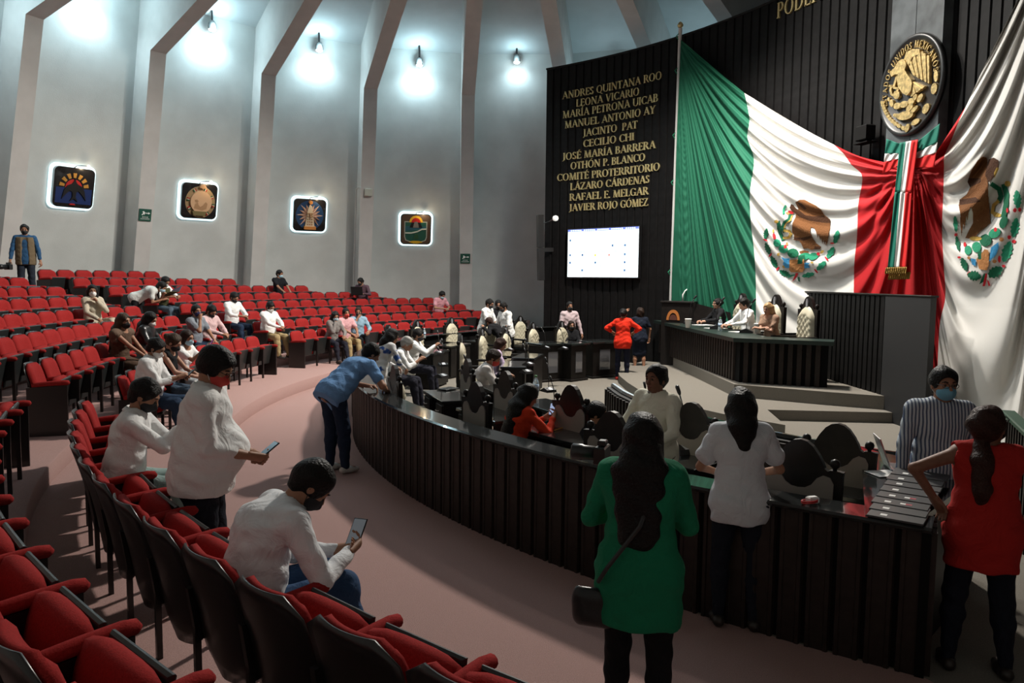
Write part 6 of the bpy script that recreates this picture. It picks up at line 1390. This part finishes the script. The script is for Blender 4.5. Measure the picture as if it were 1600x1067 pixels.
# --- standing people
p = Vector((-2.03, 4.86, 0)); a = person('large standing man in white shirt with red mask looking at his phone', p, math.radians(12), h=1.86, lean=4, top=('shirt', WH, 'rolled'), bottom=('trousers', (.012, .014, .022)), hair=('curly', 'k'), mask='red', glasses=True, look=(-14, -32), girth=1.42, belly=1.0, hands=((.31, .04, 1.10), (.31, -.10, 1.12)), hint=((-.7, .5, -.8), (-.7, -.5, -.8)), det=2, hem=.08, palm=((0, -.5, .5), (0, .5, .5)))
phone(a, 1, 'dark phone held by the large standing man', .6, (.06, .09, .12))
p = at(520, 738, 0); a = person('man in blue T-shirt and dark jeans leaning on the barrier', p+Vector((.02, .0, 0)), math.radians(48), h=1.78, lean=50, top=('tee', (.16, .31, .56), 'short'), bottom=('trousers', (.015, .025, .05)), shoe=(.55, .53, .50), look=(-10, -30), girth=1.15, hands=((.58, .10, .96), (.60, -.22, .94)), hint=((-.2, .9, -.6), (-.2, -.9, -.6)), det=2, hem=.12, feet=((.02, .12, .08), (.05, -.14, .08)))
a = stand('photographer in khaki vest and blue shirt with black mask, standing at upper left', 38, 350, 1.72, -62, h=1.72, top=('shirt', (.03, .09, .19), '3q'), bottom=('trousers', (.022, .028, .04)), mask='black', lean=0, hands=((.08, .30, .82), (.12, -.30, .84)), look=(0, 0), det=1)
V, Q = grow([cap_(a['P']-a['T']*.08, a['N']-a['T']*.09, .160, .155, a['Lf'], 1.3, .03), cutp(a['N']-a['T']*.03, a['T']), cutp(a['P']-a['T']*.14, -a['T']), dict(cap_(a['P']-a['T']*.2+a['Fd']*.17, a['N']+a['Fd']*.17, .07, .06, a['Lf'], 1.2), op='sub')], .015, .003); mesh_obj('vest', V, Q, cloth('khaki_cloth', (.17, .13, .08)), a['root'], True)
def camera_body(p, yaw, label, s=1.):
    t = thing('photo_camera', label, 'camera', p, yaw); t.scale = (s, s, s); MB().box(-.03, .03, -.07, .07, -.05, .045, .008).box(-.025, .02, -.03, .03, .045, .075, .006).build('camera_body', M_black, t)
    MB().lathe([(.02, .02), (.038, .03), (.04, .10), (.045, .11), (.045, .16), (.04, .165), (.036, .15), (.01, .15)], n=16, axis='x').build('lens', M_black, t, True); return t
camera_body(a['wp']((.22, -.32, .74)), math.radians(-110), 'black camera with long lens hanging from the hand of the photographer', 1.3)
a = person('standing woman in green blazer with long black hair and crossbody bag, seen from behind', Vector((.63, 3.55, 0)), math.radians(72), h=1.66, lean=2, fem=True, top=('blazer', (.012, .175, .085), 'long'), bottom=('trousers', (.009, .009, .010)), hair=('longer', 'k'), look=(0, 4), girth=1.12, hands=((.26, .10, 1.10), (.28, -.05, 1.12)), hint=((-.5, .9, -.8), (-.5, -.9, -.8)), det=2, hem=.24)
gw = a
camera_body(a['wp']((.34, .26, 1.36)), math.radians(160), 'black camera held up at the left of the woman in green', 1.0)
t = thing('crossbody_bag', 'black crossbody bag hanging at the left hip of the woman in green', 'bag'); q = a['wp']((-.10, .20, .72)); V, Q = grow([cap_((0, -.075, -.0), (0, .075, .02), .035, .035, (0, 0, 1), 2.2, .03), cap_((0, -.06, -.07), (0, .06, -.05), .04, .04, (0, 0, 1), 1.2, .03)], .008)
o = mesh_obj('bag_body', V, Q, mat('bag_leather', (.010, .010, .011), .4, bump=.2, bscale=40), t, True); t.location = q; t.rotation_euler = (0, 0, math.radians(72+20))
mw = t.matrix_world; loc = [a['SH'][1]+np.array([-.02, .05, .075]), a['N']*.5+a['P']*.5+np.array([-.165, -.02, .0]), np.array([-.19, .12, .95]), np.array([-.155, .17, .86])]
inv = (Matrix.Translation(q) @ Matrix.Rotation(math.radians(92), 4, 'Z')).inverted(); MB().tube([inv @ a['wp'](p) for p in loc], .011, 6).build('strap', mat('bag_leather', (.010, .010, .011), .4), t)
a = person('standing woman in white puff sleeve blouse and dark jeans, seen from behind', at(1152, 985, 0)+Vector((.0, .05, 0)), math.radians(82), h=1.60, lean=3, fem=True, top=('blouse', (.60, .62, .66), 'short'), bottom=('trousers', (.013, .015, .020)), hair=('longmid', 'k'), look=(8, -14), girth=1.12, hands=((.26, .13, .98), (.26, -.15, .98)), hint=((-.4, .8, -.8), (-.4, -.8, -.8)), det=2, hem=.12)
V, Q = grow([cap_(a['SH'][i]-a['T']*.01, a['SH'][i]+(a['AR'][i][1]-a['SH'][i])*.62, .062, .070, k=.02) for i in (0, 1)], .010, .005, 4); mesh_obj('puff_sleeves', V, Q, cloth('cloth_9999a8', (.60, .62, .66)), a['root'], True)
a = person('standing woman in sleeveless red top and dark jeans, hand on hip, seen from behind', at(1522, 1050, 0), math.radians(70), h=1.60, lean=0, fem=True, top=('vest', (.36, .018, .014), 'none'), bottom=('trousers', (.010, .012, .020)), hair=('ponybig', 'r'), mask='black', look=(-42, 18), skin='d', girth=1.25, hands=((-.02, .26, 1.02), (-.02, -.26, 1.02)), hint=((-.4, 1, 0), (-.4, -1, 0)), det=2, hem=.20, glasses=True, feet=((.0, .14, .08), (-.02, -.15, .08)))
st_m = mat('striped_shirt', (.42, .48, .55), .8)
if 'striped' not in MATS:
    n = st_m.node_tree.nodes; L_ = st_m.node_tree.links; tcn = n.new('ShaderNodeTexCoord'); w = n.new('ShaderNodeTexWave'); w.bands_direction = 'Y'; w.inputs['Scale'].default_value = 14; w.inputs['Distortion'].default_value = .6; r = n.new('ShaderNodeValToRGB'); r.color_ramp.interpolation = 'CONSTANT'; r.color_ramp.elements[0].color = (.07, .10, .17, 1); r.color_ramp.elements[1].color = (.50, .55, .60, 1); r.color_ramp.elements[1].position = .42
    L_.new(tcn.outputs['Object'], w.inputs['Vector']); L_.new(w.outputs['Fac'], r.inputs['Fac']); L_.new(r.outputs['Color'], n['Principled BSDF'].inputs['Base Color']); MATS['striped'] = st_m
a = stand('standing man in blue and white striped shirt, glasses and blue mask', 1474, 571, 0, -105, h=1.70, lean=0, top=('shirt', st_m, 'long'), bottom=('trousers', (.03, .06, .10)), mask='blue', glasses=True, look=(10, -2), girth=1.0, hands=((.06, .28, .86), (.10, -.27, .84)), det=2, hem=.06)
a = stand('smiling man with grey goatee in cream shirt half seated among the desks', 1030, 568, 0, 222, h=1.60, lean=2, top=('shirt', (.74, .72, .60), 'rolled'), hair=('short', 'k'), skin='d', look=(0, 0), girth=1.02, hands=((.3, .14, .95), (.3, -.14, .95)), det=2)
MB().tube([a['HC']+a['Hf']*.088+np.array([0, 0, -.092]), a['HC']+a['Hf']*.084+np.array([0, 0, -.108])], [.014, .008], 8).build('goatee', M_hair['g'], a['root'], True)
# --- in the ring of desks
def ringp(label, x, y, zt, yaw, **kw):
    """seated figure whose head top is seen at this pixel at height zt"""
    p = at(x, y, zt); p.z = 0; f_ = .62*math.sin(math.radians(kw.get('lean', 4)))+.06; p = p-Vector((f_*math.cos(math.radians(yaw)), f_*math.sin(math.radians(yaw)), 0)); kw.setdefault('pose', 'sit'); kw.setdefault('seat_z', zt-.86); return person(label, p, math.radians(yaw), **kw)
a = ringp('seated woman in orange red shirt with long black hair reading a phone', 828, 592, 1.27, 30, h=1.64, fem=True, top=('shirt', (.60, .045, .015), 'long'), hair=('longer', 'k'), look=(-5, -28), girth=1.12, lean=16, hands=((.42, .02, .84), (.44, -.12, .86)), hint=((-.2, .6, -1), (-.2, -.8, -.8)), det=2, palm=((0, -.5, .5), (0, .5, .5)))
phone(a, 1, 'pale lit phone in the hands of the woman in orange red', .75, (.45, .55, .8))
a = ringp('seated man in white shirt and red mask writing at a desk', 772, 541, 1.30, 0, h=1.72, top=('shirt', (.62, .58, .56), 'long'), hair=('short', 'b'), mask='red', look=(0, -30), lean=22, hands=((.48, .1, .84), (.50, -.08, .84)), hint=((-.2, .6, -1), (-.2, -.6, -1)), det=1)
a = ringp('seated woman in lilac blouse with short brown hair, behind the red mask man', 785, 523, 1.25, 10, h=1.6, fem=True, top=('blouse', (.52, .42, .56), '3q'), hair=('bob', 'r'), look=(-10, -25), lean=14, det=1)
a = ringp('person with black hair tied in a bun, low between the dark chairs', 938, 622, 1.12, 10, h=1.6, fem=True, top=('blazer', BLK, 'long'), hair=('bun', 'k'), look=(-20, -10), det=1)
fm = mat('floral_blouse', (.62, .62, .62), .85); n_ = fm.node_tree.nodes; L_ = fm.node_tree.links; tcn = n_.new('ShaderNodeTexCoord'); nz = n_.new('ShaderNodeTexNoise'); nz.inputs['Scale'].default_value = 9; nz.inputs['Detail'].default_value = 1.5; r = n_.new('ShaderNodeValToRGB'); e_ = r.color_ramp.elements; e_[0].color = (.02, .08, .30, 1); e_[0].position = .37; e_[1].color = (.64, .64, .63, 1); e_[1].position = .43
L_.new(tcn.outputs['Object'], nz.inputs['Vector']); L_.new(nz.outputs['Fac'], r.inputs['Fac']); L_.new(r.outputs['Color'], n_['Principled BSDF'].inputs['Base Color'])
a = person('woman in white and blue floral dress leaning at the desks, long straight grey black hair', at(588, 524, 1.42)*1.0-Vector((0, 0, 1.42)), math.radians(40), h=1.58, lean=24, fem=True, top=('dress', fm, 'long'), bottom=('skirt', fm), hair=('longmid', 'k'), look=(-10, -20), hands=((.40, .1, .9), (.40, -.16, .9)), det=1, hem=.3, girth=1.1)
a = ringp('seated grey haired man in white shirt looking at his phone', 637, 522, 1.32, -5, h=1.72, top=('shirt', WH, 'rolled'), hair=('short', 'g'), look=(0, -28), lean=22, hands=((.50, .06, .88), (.52, -.06, .88)), hint=((-.2, .6, -1), (-.2, -.6, -1)), det=1, skin='m', girth=1.1)
phone(a, 1, 'black phone held by the grey haired man', .5, (.1, .1, .1))
a = ringp('seated man in white shirt and black mask holding up a phone at the desks', 655, 514, 1.30, -5, h=1.74, top=('shirt', WH, 'long'), mask='black', look=(0, -18), lean=12, hands=((.48, .06, .92), (.52, -.06, .98)), hint=((-.2, .6, -1), (-.2, -.6, -1)), det=1)
phone(a, 1, 'black phone held up by the man in white with black mask', 1.0, (.1, .1, .1))
def stf(label, x, y, zf, yaw, **kw): h = kw['h']; p = at(x, y, zf+h-.02) if False else atY(x, y, kw.pop('Y')); p.z = kw.pop('zf', 0); return person(label, p, math.radians(yaw), **kw)
def atp(label, x, ytop, Y, yaw, **kw):            # standing at depth Y with head top at this pixel
    p = atY(x, ytop, Y); z = p.z-kw['h']; p.z = max(0, z) if kw.get('ground', True) else z; kw.pop('ground', None); return person(label, p, math.radians(yaw), **kw)
atp('standing man in white short sleeved shirt and black mask, left of the far group', 757, 465, 19.6, -25, h=1.76, top=('shirt', WH, 'elbow'), mask='black', look=(0, -20), lean=10, hands=((.36, .1, 1.0), (.38, -.1, 1.0)), det=1, girth=1.1)
atp('standing woman in black suit and black mask, middle of the far group', 778, 468, 20.2, -80, h=1.70, fem=True, top=('blazer', BLK, 'long'), mask='black', hair=('bun', 'k'), look=(0, -10), det=1)
atp('standing man in white shirt and black mask, right of the far group', 793, 473, 19.3, 215, h=1.74, top=('shirt', WH, 'elbow'), mask='black', look=(0, -25), lean=8, girth=1.15, hands=((.30, .12, 1.0), (.32, -.1, 1.0)), det=1)
atp('person in black jacket bending toward the far group, seen from behind', 788, 490, 18.6, 150, h=1.55, fem=True, top=('jacket', BLK, 'long'), hair=('pony', 'r'), lean=48, look=(0, -20), hands=((.4, .3, 1.1), (.2, -.2, .9)), det=1)
atp('standing man in pink and white checked shirt with black mask by the black wall', 889, 477, 19.6, -75, h=1.74, top=('shirt', (.58, .46, .48), 'long'), mask='black', look=(0, 5), hands=((.14, .34, .82), (.14, -.30, .82)), det=1)
a = person('seated person with black mask, face behind the right cream chair', atY(892, 499, 18.6)-Vector((0, 0, atY(892, 499, 18.6).z)), math.radians(-80), h=1.6, pose='sit', seat_z=atY(892, 499, 18.6).z-.86, fem=True, top=('blazer', BLK, 'long'), mask='black', hair=('bob', 'b'), det=0)
atp('standing woman in red jacket and black trousers seen from behind near the platform', 974, 489, 17.2, 80, h=1.66, fem=True, top=('blazer', (.68, .03, .012), '3q'), bottom=('trousers', (.013, .015, .03)), hair=('bun', 'k'), look=(-10, 5), hands=((.16, .26, 1.1), (.16, -.26, 1.1)), hint=((-.6, 1, -.3), (-.6, -1, -.3)), det=1, hem=.14, girth=1.1, shoe=(.6, .03, .02))
atp('standing woman in navy dress pointing, right of the red jacket', 1001, 487, 18.6, 95, h=1.64, fem=True, top=('dress', (.012, .016, .028), 'short'), bottom=('skirt', (.012, .016, .028)), hair=('bob', 'b'), look=(15, 10), hands=((.25, .30, 1.5), (.1, -.26, .85)), hint=((-.2, .6, -1), (-.3, -1, -.3)), det=1)
# --- presidium
def pres(label, x, ytop, Y, yaw, **kw): p = atY(x, ytop, Y); zt = p.z; p.z = .41; return person(label, p, math.radians(yaw), pose='sit', seat_z=zt-.41-.86, det=1, **kw)
pres('seated woman in black blazer with glasses at the presidium', 1129, 465, 17.0, 190, h=1.66, fem=True, top=('blazer', BLK, 'long'), hair=('bun', 'k'), look=(5, 0), glasses=True, skin='l', lean=10, hands=((.48, .22, 1.0), (.46, -.14, .98)))
pres('seated person in white shirt looking down at the presidium', 1174, 465, 15.6, 190, h=1.70, top=('shirt', WH, 'long'), hair=('short', 'k'), skin='l', look=(-5, -15), lean=12, girth=1.1, hands=((.50, .16, 1.0), (.46, -.22, .98)))
pres('seated blonde woman in tan top with folded arms at the presidium', 1209, 470, 14.75, 215, h=1.64, fem=True, top=('blouse', (.30, .19, .13), 'short'), hair=('longmid', 'y'), skin='l', look=(0, -8), lean=14, hands=((.36, -.06, .98), (.40, .12, 1.0)))
